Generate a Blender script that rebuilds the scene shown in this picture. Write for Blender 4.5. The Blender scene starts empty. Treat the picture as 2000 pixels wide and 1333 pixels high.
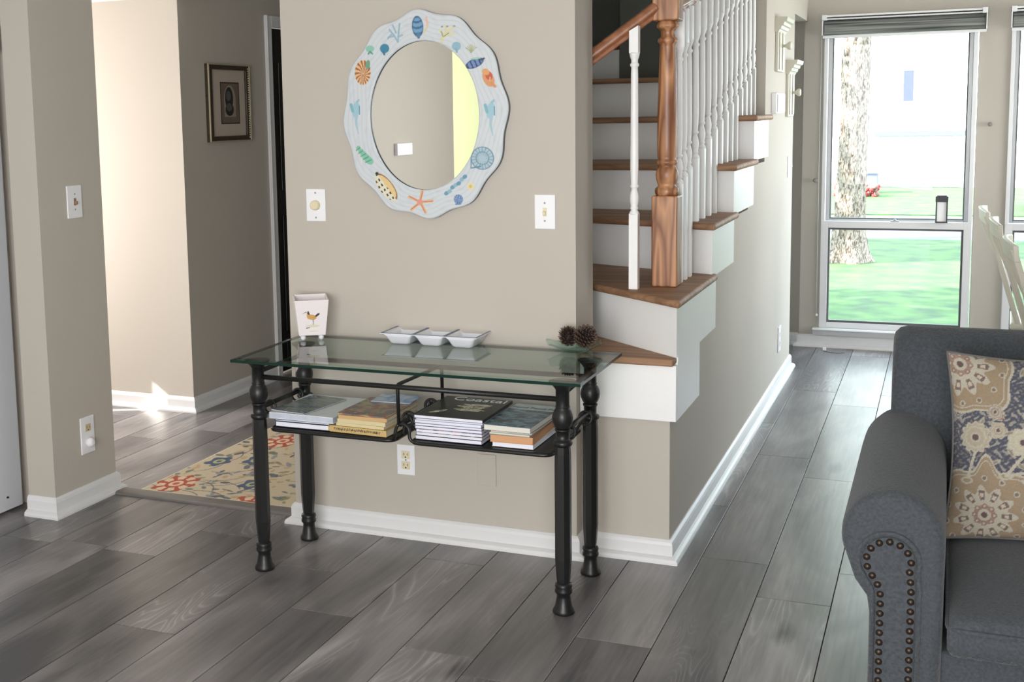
import bpy, bmesh, math, random
import numpy as np
from mathutils import Vector, Matrix
R = math.radians
random.seed(7)
rng = np.random.default_rng(7)
C = bpy.context.scene.collection
scene = bpy.context.scene

# ------------------------------------------------------------------ camera
F_PX, CX, CY = 2395.924, 806.549, 526.249
YAW, PITCH, ROLL = -0.411485, 0.123964, 0.020251
def _cam():
    ca, sa, cb, sb, cc, sc = math.cos(YAW), math.sin(YAW), math.cos(PITCH), math.sin(PITCH), math.cos(ROLL), math.sin(ROLL)
    fwd = Vector((sa*cb, ca*cb, -sb)); right = Vector((ca, -sa, 0)); down = fwd.cross(right)
    r = cc*right + sc*down; d = -sc*right + cc*down
    M = Matrix((r, -d, -fwd)).transposed()
    cam = bpy.data.cameras.new('camera'); o = bpy.data.objects.new('camera', cam); C.objects.link(o)
    o.matrix_world = Matrix.Translation((0.7906, -3.9826, 1.52)) @ M.to_4x4()
    cam.sensor_width = 36; cam.lens = F_PX*36/2000
    cam.shift_x = (1000-CX)/2000; cam.shift_y = (CY-666.5)/2000
    cam.clip_start = .05; cam.clip_end = 300
    scene.camera = o
_cam()

# ------------------------------------------------------------------ world, sun, window and fill light, exposure
def srgb(r, g, b, a=1.0):
    f = lambda c: (c/255/12.92) if c/255 <= .04045 else ((c/255+.055)/1.055)**2.4
    return (f(r), f(g), f(b), a)
scene.view_settings.view_transform = 'Standard'
scene.view_settings.look = 'None'
scene.view_settings.gamma = 1
scene.view_settings.use_curve_mapping = False
scene.view_settings.exposure = 0.5
w = bpy.data.worlds.new('sky'); scene.world = w; w.use_nodes = True
wn = w.node_tree.nodes; wl = w.node_tree.links; wn.clear()
wo = wn.new('ShaderNodeOutputWorld'); wb = wn.new('ShaderNodeBackground')
wb.inputs[0].default_value = (0.70, 0.84, 1.0, 1); wb.inputs[1].default_value = 7.0
wl.new(wb.outputs[0], wo.inputs[0])
def sun(direction, strength, angle=.6):
    l = bpy.data.lights.new('sun', 'SUN'); l.energy = strength; l.angle = R(angle); l.color = (1, .95, .86)
    o = bpy.data.objects.new('sun', l); C.objects.link(o)
    o.rotation_euler = Vector(direction).to_track_quat('-Z', 'Y').to_euler(); o.location = (-20, -20, 20)
sun((.75, .35, -.56), 22)
def area(name, loc, direction, sx, sy, power, color=(1, 1, 1), spread=180):
    l = bpy.data.lights.new(name, 'AREA'); l.shape = 'RECTANGLE'; l.size = sx; l.size_y = sy; l.energy = power; l.color = color
    l.spread = R(spread)
    o = bpy.data.objects.new(name, l); C.objects.link(o); o.location = loc
    o.rotation_euler = Vector(direction).to_track_quat('-Z', 'Z').to_euler()
    return o
area('back_window_light', (.55, -5.50, 1.35), (-.08, 1, 0), 2.6, 1.9, 84, (.99, .985, 1.0), 130)
area('right_window_light', (3.28, 2.9, 1.25), (-1, 0, 0), 1.9, 1.6, 28, (.97, .985, 1.0), 95)
area('right_front_fill_light', (3.28, -4.3, 1.25), (-1, .05, 0), 1.6, 1.6, 26, (.96, .98, 1.0), 80)  # added fill for the left wall seen in the mirror, no window here
area('alcove_fill_light', (-4.55, -5.0, 1.3), (1, -.35, 0), .5, 1.4, 64, (1, 1, .95))  # added lamp that brightens the alcove back wall, not a real window
area('entry_window_light', (-4.50, .60, 1.2), (1, .25, 0), .9, 1.7, 75, (1, .96, .95))

# ------------------------------------------------------------------ mesh helpers
class MB:
    def __init__(s): s.v = []; s.f = []; s.m = []; s.sm = []
    def add(s, vs, fs, m=0, smooth=False):
        n = len(s.v); s.v += [tuple(map(float, p)) for p in vs]
        for f in fs: s.f.append(tuple(i+n for i in f)); s.m.append(m); s.sm.append(smooth)
        return s
    def box(s, x0, x1, y0, y1, z0, z1, m=0):
        vs = [(x, y, z) for x in (x0, x1) for y in (y0, y1) for z in (z0, z1)]
        return s.add(vs, [(0,1,3,2), (4,6,7,5), (0,4,5,1), (2,3,7,6), (0,2,6,4), (1,5,7,3)], m)
    def prism(s, poly, z0, z1, m=0, ax='z'):
        n = len(poly)
        def P(a, b, c):
            return (a, b, c) if ax == 'z' else ((a, c, b) if ax == 'y' else (c, a, b))
        vs = [P(a, b, z0) for a, b in poly] + [P(a, b, z1) for a, b in poly]
        fs = [tuple(range(n))[::-1], tuple(range(n, 2*n))] + [(i, (i+1) % n, n+(i+1) % n, n+i) for i in range(n)]
        return s.add(vs, fs, m)
    def lathe(s, prof, cx=0, cy=0, n=24, m=0, axis='z', smooth=True, cz=0):
        vs = []
        for r, h in prof:
            for k in range(n):
                t = 2*math.pi*k/n; a, b = r*math.cos(t), r*math.sin(t)
                if axis == 'z': vs.append((cx+a, cy+b, cz+h))
                elif axis == 'y': vs.append((cx+a, cy+h, cz+b))
                else: vs.append((cx+h, cy+a, cz+b))
        fs = []
        for i in range(len(prof)-1):
            for k in range(n): fs.append((i*n+k, i*n+(k+1) % n, (i+1)*n+(k+1) % n, (i+1)*n+k))
        fs.append(tuple(range(n))[::-1]); fs.append(tuple((len(prof)-1)*n+k for k in range(n)))
        s.add(vs, fs[:-2], m, smooth)
        n0 = len(s.v)-len(vs)
        for f in fs[-2:]: s.f.append(tuple(i+n0 for i in f)); s.m.append(m); s.sm.append(False)
        return s
    def tube(s, pts, r, n=10, m=0, closed=False, radii=None):
        pts = [Vector(p) for p in pts]; N = len(pts); vs = []; prev = None
        for i, p in enumerate(pts):
            if closed: t = (pts[(i+1) % N]-pts[i-1])
            else: t = pts[min(i+1, N-1)]-pts[max(i-1, 0)]
            t.normalize()
            if prev is None:
                up = Vector((0, 0, 1)) if abs(t.z) < .9 else Vector((1, 0, 0))
                a = t.cross(up).normalized()
            else:
                a = (prev - t*prev.dot(t)).normalized()
            prev = a; b = t.cross(a); rr = radii[i] if radii else r
            for k in range(n):
                q = 2*math.pi*k/n; vs.append(p + a*rr*math.cos(q) + b*rr*math.sin(q))
        fs = []
        for i in range(N if closed else N-1):
            j = (i+1) % N
            for k in range(n): fs.append((i*n+k, j*n+k, j*n+(k+1) % n, i*n+(k+1) % n))
        if not closed: fs += [tuple(range(n)), tuple((N-1)*n+k for k in range(n))[::-1]]
        return s.add(vs, fs, m, True)
    def grid(s, P, m=0, smooth=True, wrap=False):
        P = np.asarray(P); a, b = P.shape[:2]
        fs = [(i*b+j, (i+1)*b+j, (i+1)*b+(j+1) % b, i*b+(j+1) % b) for i in range(a-1) for j in range(b if wrap else b-1)]
        return s.add(P.reshape(-1, 3), fs, m, smooth)
    def sphere(s, c, r, n=16, m=0, sc=(1, 1, 1)):
        P = [[(c[0]+r*sc[0]*math.sin(t)*math.cos(u), c[1]+r*sc[1]*math.sin(t)*math.sin(u), c[2]+r*sc[2]*math.cos(t)) for u in np.linspace(0, 2*math.pi, n, endpoint=False)] for t in np.linspace(.001, math.pi-.001, n//2+1)]
        return s.grid(P, m, True, True)
def arc(pts, rad, seg=6, closed=False):
    """round the inner corners of a polyline"""
    pts = [Vector(p) for p in pts]; N = len(pts); out = []
    for i, p in enumerate(pts):
        if not closed and i in (0, N-1): out.append(p); continue
        a = (pts[i-1]-p); b = (pts[(i+1) % N]-p); r = min(rad, a.length*.49, b.length*.49)
        p0 = p+a.normalized()*r; p1 = p+b.normalized()*r
        for k in range(seg+1):
            t = k/seg; out.append(p0*(1-t)**2 + p*2*t*(1-t) + p1*t*t)
    return out
def wloc(o):
    l = Vector((0, 0, 0))
    while o: l += Vector(o.location); o = o.parent
    return l
def obj(name, mb, mats, parent=None, bevel=0, seg=2, subsurf=0, local=False, kind=None, angle=40):
    me = bpy.data.meshes.new(name)
    vs = mb.v
    if parent is not None and not local:
        L = wloc(parent); vs = [(p[0]-L.x, p[1]-L.y, p[2]-L.z) for p in vs]
    me.from_pydata(vs, [], mb.f)
    mats = mats if isinstance(mats, (list, tuple)) else [mats]
    for m in mats: me.materials.append(m)
    if len(mats) > 1: me.polygons.foreach_set('material_index', mb.m)
    me.polygons.foreach_set('use_smooth', mb.sm)
    me.update()
    bm = bmesh.new(); bm.from_mesh(me); bmesh.ops.recalc_face_normals(bm, faces=bm.faces); bm.to_mesh(me); bm.free()
    o = bpy.data.objects.new(name, me); C.objects.link(o)
    if parent is not None: o.parent = parent
    if bevel:
        b = o.modifiers.new('bevel', 'BEVEL'); b.width = bevel; b.segments = seg; b.limit_method = 'ANGLE'; b.angle_limit = R(angle)
        me.polygons.foreach_set('use_smooth', [True]*len(me.polygons))
        try:
            wn_ = o.modifiers.new('wn', 'WEIGHTED_NORMAL'); wn_.keep_sharp = True
        except Exception: pass
    if subsurf:
        q = o.modifiers.new('sub', 'SUBSURF'); q.levels = subsurf; q.render_levels = subsurf
    if kind: o['kind'] = kind
    return o
def tag(o, label, cat, group=None):
    o['label'] = label; o['category'] = cat
    if group: o['group'] = group
    return o
def thing(name, label, cat, loc=(0, 0, 0), rz=0, group=None):
    o = bpy.data.objects.new(name, None); C.objects.link(o); o.location = loc; o.rotation_euler = (0, 0, rz)
    o.empty_display_size = .05
    return tag(o, label, cat, group)
def struct(name, mb, m, parent=None, **k):
    return obj(name, mb, m, parent, kind='structure' if parent is None else None, **k)
def dup(root, loc, label=None, rz=None):
    r = root.copy(); C.objects.link(r); r.location = loc
    if rz is not None: r.rotation_euler = (0, 0, rz)
    if label: r['label'] = label
    for ch in list(root.children):
        c = ch.copy(); C.objects.link(c); c.parent = r
        for g in ch.children:
            d = g.copy(); C.objects.link(d); d.parent = c
    return r

# ------------------------------------------------------------------ materials
def mat(name, col, rough=.5, metal=0, bump=0, bscale=200, spec=.5, var=0, vscale=8, coat=0, bdist=.01):
    m = bpy.data.materials.new(name); m.use_nodes = True
    nt = m.node_tree; N, L = nt.nodes, nt.links; b = N['Principled BSDF']
    c = col if len(col) == 4 else (*col, 1)
    b.inputs['Base Color'].default_value = c; b.inputs['Roughness'].default_value = rough
    b.inputs['Metallic'].default_value = metal; b.inputs['Specular IOR Level'].default_value = spec
    b.inputs['Coat Weight'].default_value = coat
    tc = N.new('ShaderNodeTexCoord')
    if var:
        n = N.new('ShaderNodeTexNoise'); n.inputs['Scale'].default_value = vscale; n.inputs['Detail'].default_value = 5
        L.new(tc.outputs['Object'], n.inputs['Vector'])
        mx = N.new('ShaderNodeMix'); mx.data_type = 'RGBA'
        mx.inputs[6].default_value = tuple(x*(1-var) for x in c[:3])+(1,); mx.inputs[7].default_value = tuple(min(1, x*(1+var)) for x in c[:3])+(1,)
        L.new(n.outputs['Fac'], mx.inputs[0]); L.new(mx.outputs[2], b.inputs['Base Color'])
    if bump:
        n = N.new('ShaderNodeTexNoise'); n.inputs['Scale'].default_value = bscale; n.inputs['Detail'].default_value = 3
        L.new(tc.outputs['Object'], n.inputs['Vector'])
        bp = N.new('ShaderNodeBump'); bp.inputs['Strength'].default_value = bump; bp.inputs['Distance'].default_value = bdist
        L.new(n.outputs['Fac'], bp.inputs['Height']); L.new(bp.outputs[0], b.inputs['Normal'])
    return m
def vcol_mat(name, rough=.6, bump=0, bscale=300):
    m = mat(name, (.8, .8, .8), rough, bump=bump, bscale=bscale, bdist=.003)
    N, L = m.node_tree.nodes, m.node_tree.links
    a = N.new('ShaderNodeVertexColor'); a.layer_name = 'col'; L.new(a.outputs[0], N['Principled BSDF'].inputs['Base Color'])
    return m
def set_vcol(o, cols):
    me = o.data; at = me.color_attributes.new('col', 'FLOAT_COLOR', 'POINT')
    c = np.ones((len(me.vertices), 4), np.float32); c[:, :3] = cols
    at.data.foreach_set('color', c.ravel())
def wood(name, c1, c2, scale=(14, 14, 1.2), rough=.4, ring=6.0, coat=.15, rnd=False, fine=.35):
    """long-grained wood: stretched distorted bands with fine pores"""
    m = bpy.data.materials.new(name); m.use_nodes = True
    N, L = m.node_tree.nodes, m.node_tree.links; b = N['Principled BSDF']
    tc = N.new('ShaderNodeTexCoord'); mp = N.new('ShaderNodeMapping'); mp.inputs['Scale'].default_value = scale
    L.new(tc.outputs['Object'], mp.inputs['Vector']); src = mp.outputs[0]
    n0 = N.new('ShaderNodeTexNoise'); n0.inputs['Scale'].default_value = 1.0; n0.inputs['Detail'].default_value = 2; L.new(src, n0.inputs['Vector'])
    mul = N.new('ShaderNodeMath'); mul.operation = 'MULTIPLY'; mul.inputs[1].default_value = ring; L.new(n0.outputs['Fac'], mul.inputs[0])
    fr = N.new('ShaderNodeMath'); fr.operation = 'PINGPONG'; fr.inputs[1].default_value = .5; L.new(mul.outputs[0], fr.inputs[0])
    n1 = N.new('ShaderNodeTexNoise'); n1.inputs['Scale'].default_value = 9; n1.inputs['Detail'].default_value = 6; L.new(src, n1.inputs['Vector'])
    ad = N.new('ShaderNodeMath'); ad.operation = 'MULTIPLY_ADD'; ad.inputs[1].default_value = fine; L.new(n1.outputs['Fac'], ad.inputs[0])
    m2 = N.new('ShaderNodeMath'); m2.operation = 'MULTIPLY'; m2.inputs[1].default_value = 1.4; L.new(fr.outputs[0], m2.inputs[0]); L.new(m2.outputs[0], ad.inputs[2])
    cr = N.new('ShaderNodeValToRGB'); cr.color_ramp.elements[0].position = .15; cr.color_ramp.elements[1].position = .95
    cr.color_ramp.elements[0].color = c1; cr.color_ramp.elements[1].color = c2
    L.new(ad.outputs[0], cr.inputs[0]); L.new(cr.outputs[0], b.inputs['Base Color'])
    b.inputs['Roughness'].default_value = rough; b.inputs['Coat Weight'].default_value = coat; b.inputs['Coat Roughness'].default_value = .25
    return m
WALL = mat('wall_paint', srgb(190, 183, 172), .85, bump=.08, bscale=350, bdist=.002)
WALL_UP = WALL
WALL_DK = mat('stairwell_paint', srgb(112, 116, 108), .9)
WALL_DAYLIT = mat('green_daylight_tint', srgb(240, 246, 208), .8)  # greenish daylight bounced off the grass, put into the wall colour
TRIM = mat('trim_paint', srgb(226, 226, 226), .35, spec=.4)
WHITE = mat('white_paint', srgb(240, 240, 238), .4, var=.03, vscale=5, bump=.05, bscale=60)
CEIL = mat('ceiling_paint', srgb(235, 235, 232), .9)
IRON = mat('black_iron', srgb(34, 34, 34), .38, metal=.25, bump=.15, bscale=120, bdist=.002, spec=.5)
OAK = wood('oak', srgb(122, 74, 46), srgb(196, 144, 102), (11, 11, 1.0), .45, 11, fine=.38)
OAK_T = wood('oak_tread', srgb(132, 97, 71), srgb(172, 134, 102), (1.2, 16, 16), .6, 3.5, coat=0)
OAK_R = wood('oak_rail', srgb(136, 86, 56), srgb(176, 120, 84), (20, 20, 20), .35, 2)
PLASTIC = mat('white_plastic', srgb(240, 240, 242), .35)
IVORY = mat('ivory_plastic', srgb(226, 214, 180), .4)
SLOT = mat('dark_slot', srgb(25, 22, 20), .6)
BLACK = mat('black_paint', srgb(16, 16, 15), .35)
DKGREY = mat('dark_gasket', srgb(92, 92, 92), .6)
METALG = mat('grey_metal', srgb(150, 150, 150), .4, metal=.6)
STRIP = mat('threshold_laminate', srgb(108, 104, 100), .45, var=.15, vscale=30)

def glass_mat(name, tint=(1, 1, 1), ior=1.5, rough=0.0, trans=1.0):
    m = bpy.data.materials.new(name); m.use_nodes = True
    N, L = m.node_tree.nodes, m.node_tree.links; N.clear()
    o = N.new('ShaderNodeOutputMaterial'); mx = N.new('ShaderNodeMixShader'); fr = N.new('ShaderNodeFresnel'); fr.inputs[0].default_value = ior
    t = N.new('ShaderNodeBsdfTransparent'); t.inputs[0].default_value = (*tint, 1)
    g = N.new('ShaderNodeBsdfGlossy'); g.inputs['Roughness'].default_value = rough
    ge = N.new('ShaderNodeNewGeometry')
    # front faces only reflect by fresnel, so that a slab has no inner total reflection
    k = N.new('ShaderNodeMath'); k.operation = 'MULTIPLY_ADD'; k.inputs[1].default_value = -1; k.inputs[2].default_value = 1
    L.new(ge.outputs['Backfacing'], k.inputs[0])
    f2 = N.new('ShaderNodeMath'); f2.operation = 'MULTIPLY'; L.new(fr.outputs[0], f2.inputs[0]); L.new(k.outputs[0], f2.inputs[1])
    f2.use_clamp = True
    L.new(f2.outputs[0], mx.inputs[0]); L.new(t.outputs[0], mx.inputs[1]); L.new(g.outputs[0], mx.inputs[2]); L.new(mx.outputs[0], o.inputs[0])
    return m
PANE = glass_mat('window_glass', (.98, 1, .99), 1.35)
TGLASS = glass_mat('table_glass', (.80, .87, .845), 1.85)
TEDGE = mat('glass_edge', srgb(12, 44, 36), .25, spec=.3)
TBEVEL = glass_mat('glass_bevel', (.62, .78, .72), 1.8, .06)

# plank floor: one material, varied per plank object
def plank_mat():
    m = bpy.data.materials.new('grey_oak_laminate'); m.use_nodes = True
    N, L = m.node_tree.nodes, m.node_tree.links; b = N['Principled BSDF']
    tc = N.new('ShaderNodeTexCoord'); oi = N.new('ShaderNodeObjectInfo')
    off = N.new('ShaderNodeVectorMath'); off.operation = 'SCALE'; off.inputs[0].default_value = (17, 31, 11); L.new(oi.outputs['Random'], off.inputs['Scale'])
    ad = N.new('ShaderNodeVectorMath'); ad.operation = 'ADD'; L.new(tc.outputs['Object'], ad.inputs[0]); L.new(off.outputs[0], ad.inputs[1])
    def mapn(sc):
        mp = N.new('ShaderNodeMapping'); mp.inputs['Scale'].default_value = sc; L.new(ad.outputs[0], mp.inputs['Vector']); return mp.outputs[0]
    def noise(src, sc, det, dist=0):
        n = N.new('ShaderNodeTexNoise'); n.inputs['Scale'].default_value = sc; n.inputs['Detail'].default_value = det; n.inputs['Distortion'].default_value = dist
        L.new(src, n.inputs['Vector']); return n.outputs['Fac']
    def math_(op, a, bb=None, c=None):
        k = N.new('ShaderNodeMath'); k.operation = op
        for i, x in enumerate((a, bb, c)):
            if x is None: continue
            if isinstance(x, (int, float)): k.inputs[i].default_value = x
            else: L.new(x, k.inputs[i])
        return k.outputs[0]
    blotch = noise(mapn((5, 1.3, 1)), 1.0, 3, .6)         # broad smoky patches
    grain = noise(mapn((60, 2.6, 1)), 1.5, 5, .2)         # fibres
    ringf = noise(mapn((7, .9, 1)), 1.0, 1.5, .5)
    rings = math_('PINGPONG', math_('MULTIPLY', ringf, 30), .5)
    rings = math_('POWER', math_('MULTIPLY', rings, 2), 4)
    rmask = math_('GREATER_THAN', math_('FRACT', math_('MULTIPLY', oi.outputs['Random'], 7.3)), .45)
    soft = N.new('ShaderNodeMapRange'); soft.inputs[1].default_value = .48; soft.inputs[2].default_value = .62; L.new(noise(mapn((6, 1.1, 3)), 1.0, 1), soft.inputs[0])
    rings = math_('MULTIPLY', math_('MULTIPLY', rings, soft.outputs[0]), math_('MULTIPLY_ADD', rmask, .8, .2))
    knot = N.new('ShaderNodeTexVoronoi'); knot.inputs['Scale'].default_value = 1.0; L.new(mapn((4.5, 1.5, 1)), knot.inputs['Vector'])
    kf = N.new('ShaderNodeMapRange'); kf.inputs[1].default_value = .02; kf.inputs[2].default_value = .16; kf.inputs[3].default_value = 1; kf.inputs[4].default_value = 0
    L.new(math_('ADD', knot.outputs['Distance'], math_('MULTIPLY_ADD', grain, .12, -.06)), kf.inputs[0])
    v = math_('MULTIPLY_ADD', blotch, 1.5, -.42)
    v = math_('MULTIPLY_ADD', grain, .42, math_('ADD', v, -.14))
    v = math_('MULTIPLY_ADD', rings, .42, v)
    v = math_('MULTIPLY_ADD', kf.outputs[0], -.55, v)
    v = math_('MULTIPLY_ADD', oi.outputs['Random'], .30, math_('ADD', v, -.12))
    cr = N.new('ShaderNodeValToRGB'); e = cr.color_ramp.elements
    e[0].position = .0; e[0].color = srgb(72, 70, 72); e[1].position = 1.0; e[1].color = srgb(174, 169, 168)
    x = e.new(.45); x.color = srgb(122, 118, 118)
    L.new(v, cr.inputs[0]); L.new(cr.outputs[0], b.inputs['Base Color'])
    b.inputs['Roughness'].default_value = .32; b.inputs['Specular IOR Level'].default_value = .8
    bp = N.new('ShaderNodeBump'); bp.inputs['Strength'].default_value = .12; bp.inputs['Distance'].default_value = .002
    L.new(grain, bp.inputs['Height']); L.new(bp.outputs[0], b.inputs['Normal'])
    return m
PLANK = plank_mat()

# ------------------------------------------------------------------ floor with separate planks
floor = struct('floor', MB().box(-4.7, 3.5, -5.8, 4.35, -.10, -.0105), mat('floor_underlay', srgb(30, 28, 27), .9))
PW, PX0, PL = .223, -1.502, 1.36
known = {-4: -.551, -2: -.537, -1: -.251, 0: -1.069, 1: -.453, 2: -.768, 3: -.222, 4: -.902, 6: -.661, 7: .12, 8: -.172, 9: .121, -6: .812, 10: .70, 5: .35, -3: .85}
meshes = {}
def plank_mesh(wd, ln):
    k = (round(wd, 4), round(ln, 3))
    if k not in meshes:
        g, c = .0014, .0007
        x, y = wd/2-g, ln/2-g
        v = [(-x, -y, -.010), (x, -y, -.010), (x, y, -.010), (-x, y, -.010), (-x, -y, -c), (x, -y, -c), (x, y, -c), (-x, y, -c),
             (-x+c, -y+c, 0), (x-c, -y+c, 0), (x-c, y-c, 0), (-x+c, y-c, 0)]
        f = [(0, 3, 2, 1)] + [(i, (i+1) % 4, 4+(i+1) % 4, 4+i) for i in range(4)] + [(4+i, 4+(i+1) % 4, 8+(i+1) % 4, 8+i) for i in range(4)] + [(8, 9, 10, 11)]
        me = bpy.data.meshes.new('plank'); me.from_pydata(v, [], f); me.materials.append(PLANK); meshes[k] = me
    return meshes[k]
for r in range(-14, 22):
    j0 = known.get(r, -1.0 + (r*.41) % 1.36)
    y = j0 - PL*math.ceil((j0+5.7)/PL)
    while y < 4.3:
        a, b_ = max(y, -5.7), min(y+PL, 4.3)
        xc = PX0+PW*(r+.5)
        if b_-a > .03 and not (xc < -2.9 and (b_ < -.2)) and xc < 3.4:
            o = bpy.data.objects.new('plank', plank_mesh(PW, b_-a)); C.objects.link(o); o.location = (xc, (a+b_)/2, 0); o.parent = floor
        y += PL

# ------------------------------------------------------------------ walls
H = 2.5
struct('ceiling', MB().box(-4.7, 3.5, -5.8, 4.35, H, H+.1), CEIL)
struct('wall_center', MB().box(-1.435, -.338, -.035, .18, 0, H), WALL)
struct('wall_left', MB().box(-2.78, -2.60, -4.69, -.20, 0, H).box(-3.2, -2.475, -.20, .068, 0, H), WALL)
struct('wall_left_pillar', MB().box(-2.475, -2.345, -.31, .068, 0, H), WALL)
struct('wall_right', MB().box(3.36, 3.48, -5.8, 4.35, 0, H), WALL)
struct('wall_back', MB().box(-2.2, 3.48, -5.75, -5.6, 0, H), WALL)
struct('wall_alcove', MB().box(-4.82, -4.7, -5.75, -4.57, 0, H).box(-4.7, -2.78, -4.69, -4.57, 0, H), WALL)
struct('wall_back_alcove', MB().box(-4.7, -2.2, -5.75, -5.6, 0, H), WALL_DAYLIT)
# hall block: bright front face towards the entry, shaded side towards the camera
struct('wall_hall', MB().box(-4.7, -2.805, 1.343, 2.24, 0, H).box(-4.7, -2.805, 2.24, 3.1, 2.06, H).box(-4.7, -2.805, 3.1, 4.3, 0, H), WALL)
struct('wall_hall_end', MB().box(-2.805, -1.35, 3.6, 3.72, 0, H), WALL)
struct('ceiling_entry', MB().box(-4.7, -2.62, .068, 1.343, 2.145, 2.25), CEIL)
# entry end wall with a narrow slit added to cast the hall sun streak
struct('wall_entry', MB().box(-4.72, -4.6, .068, .52, 0, H).box(-4.72, -4.6, .62, 1.343, 0, H).box(-4.72, -4.6, .52, .62, 0, .95).box(-4.72, -4.6, .52, .62, 1.38, H), WALL)
struct('wall_entry_side', MB().box(-4.72, -3.2, -.05, .068, 0, H), WALL)
# staircase side wall: low gray part under the stringer and full-height part further on
SX = -.035
low = [(.035, 0), (3.45, 0), (3.45, H), (2.255, H), (2.255, 1.47), (1.72, 1.47), (1.72, 1.28), (1.18, 1.28), (1.18, 1.08), (.68, 1.08), (.68, .88), (.035, .68)]
def yz_prism(mb, poly, x0, x1, m=0):
    n = len(poly); vs = [(x0, a, b) for a, b in poly]+[(x1, a, b) for a, b in poly]
    mb.add(vs, [tuple(range(n)), tuple(range(n, 2*n))[::-1]]+[(i, n+i, n+(i+1) % n, (i+1) % n) for i in range(n)], m); return mb
sm = MB()
sm.box(-.15, SX, .035, 3.45, 0, .49); sm.box(-.15, SX, .45, 3.45, .49, .69); sm.box(-.15, SX, .70, 3.45, .69, .875)
sm.box(-.15, SX, 1.19, 3.45, .875, 1.07); sm.box(-.15, SX, 1.73, 3.45, 1.07, 1.265); sm.box(-.15, SX, 2.258, 3.45, 1.265, H)
struct('wall_stair_side', sm, WALL)
struct('wall_stair_front', MB().box(-.338, -.15, .035, .12, 0, .495), WALL)
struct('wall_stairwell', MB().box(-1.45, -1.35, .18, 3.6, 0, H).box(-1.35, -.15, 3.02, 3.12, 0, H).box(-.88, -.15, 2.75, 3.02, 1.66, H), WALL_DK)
# passage header beyond the staircase wall
struct('wall_header', MB().box(-.15, SX, 3.45, 4.165, 2.06, H), WALL)
struct('wall_recess', MB().box(-1.6, -.055, 4.20, 4.32, 0, H), WALL)
# window wall with two openings
wy0, wy1 = 4.165, 4.30
ww = MB()
ww.box(-.055, .072, wy0, wy1, 0, H); ww.box(.072, .945, wy0, wy1, 2.02, H); ww.box(.072, .945, wy0, wy1, 0, .118)
ww.box(.945, 1.122, wy0, wy1, 0, H); ww.box(1.122, 1.99, wy0, wy1, 2.02, H); ww.box(1.122, 1.99, wy0, wy1, 0, .118); ww.box(1.99, 3.48, wy0, wy1, 0, H)
struct('wall_window', ww, WALL)

# baseboards: profile swept along a floor path (outer side on the right of travel)
PROF = [(0, 0), (.034, 0), (.034, .008), (.030, .016), (.022, .021), (.014, .024), (.014, .060), (.011, .070), (.004, .078), (0, .078)]
def baseboard(name, path, h=1.0, ends=False):
    mb = MB(); pts = [Vector((x, y)) for x, y in path]; n = len(pts); m = len(PROF)
    for i, p in enumerate(pts):
        d0 = (pts[i]-pts[i-1]).normalized() if i else None; d1 = (pts[i+1]-pts[i]).normalized() if i < n-1 else None
        nr = lambda d: Vector((d.y, -d.x))
        if d0 is None: off = nr(d1)
        elif d1 is None: off = nr(d0)
        else:
            off = nr(d0)+nr(d1); off = off/ (off.length_squared/2) if off.length_squared > 1e-6 else nr(d0)
        mb.v += [(p.x+off.x*a, p.y+off.y*a, b*h) for a, b in PROF]
    for i in range(n-1):
        for k in range(m):
            mb.f.append((i*m+k, (i+1)*m+k, (i+1)*m+(k+1) % m, i*m+(k+1) % m)); mb.m.append(0); mb.sm.append(False)
    mb.f += [tuple(range(m)), tuple((n-1)*m+k for k in range(m))[::-1]]; mb.m += [0, 0]; mb.sm += [False, False]
    return struct(name, mb, TRIM)
baseboard('baseboard_center', [(-1.435, .18), (-1.435, -.035), (-.338, -.035), (-.338, .035), (SX, .035), (SX, 3.45), (-.15, 3.45)])
baseboard('baseboard_pillar', [(-2.475, -.31), (-2.345, -.31), (-2.345, .068), (-2.48, .068)])
baseboard('baseboard_hall', [(-4.6, 1.343), (-2.805, 1.343), (-2.805, 2.20)])
baseboard('baseboard_window', [(-.055, 4.20), (-.055, 4.165), (2.6, 4.165)])
baseboard('baseboard_recess', [(-1.6, 4.20), (-.056, 4.20)])
baseboard('baseboard_left', [(-2.60, -4.6), (-2.60, -1.40)])

# threshold strip in the hall opening
mb = MB(); prof = [(.010, 0), (.085, 0), (.085, .006), (.078, .011), (.020, .013), (.012, .008)]
yz_prism(mb, prof, -2.31, -1.47)
struct('trim_1', mb, STRIP, bevel=.001)

# ------------------------------------------------------------------ doors
d = bpy.data.objects.new('door_1', None); C.objects.link(d); d['kind'] = 'structure'; d.location = (-2.56, -.25, 0)
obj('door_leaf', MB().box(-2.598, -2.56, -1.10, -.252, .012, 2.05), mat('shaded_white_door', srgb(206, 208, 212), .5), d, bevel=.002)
obj('hinge', MB().box(-2.562, -2.552, -.262, -.246, 1.80, 1.89).lathe([(.006, 1.795), (.006, 1.895)], -2.553, -.250, 10), mat('brass', srgb(150, 112, 66), .4, metal=.8), d)
obj('door_stop_pin', MB().lathe([(.004, 0), (.004, .006)], -2.56, -.339, 8, axis='x', cz=.065), SLOT, d)
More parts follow.
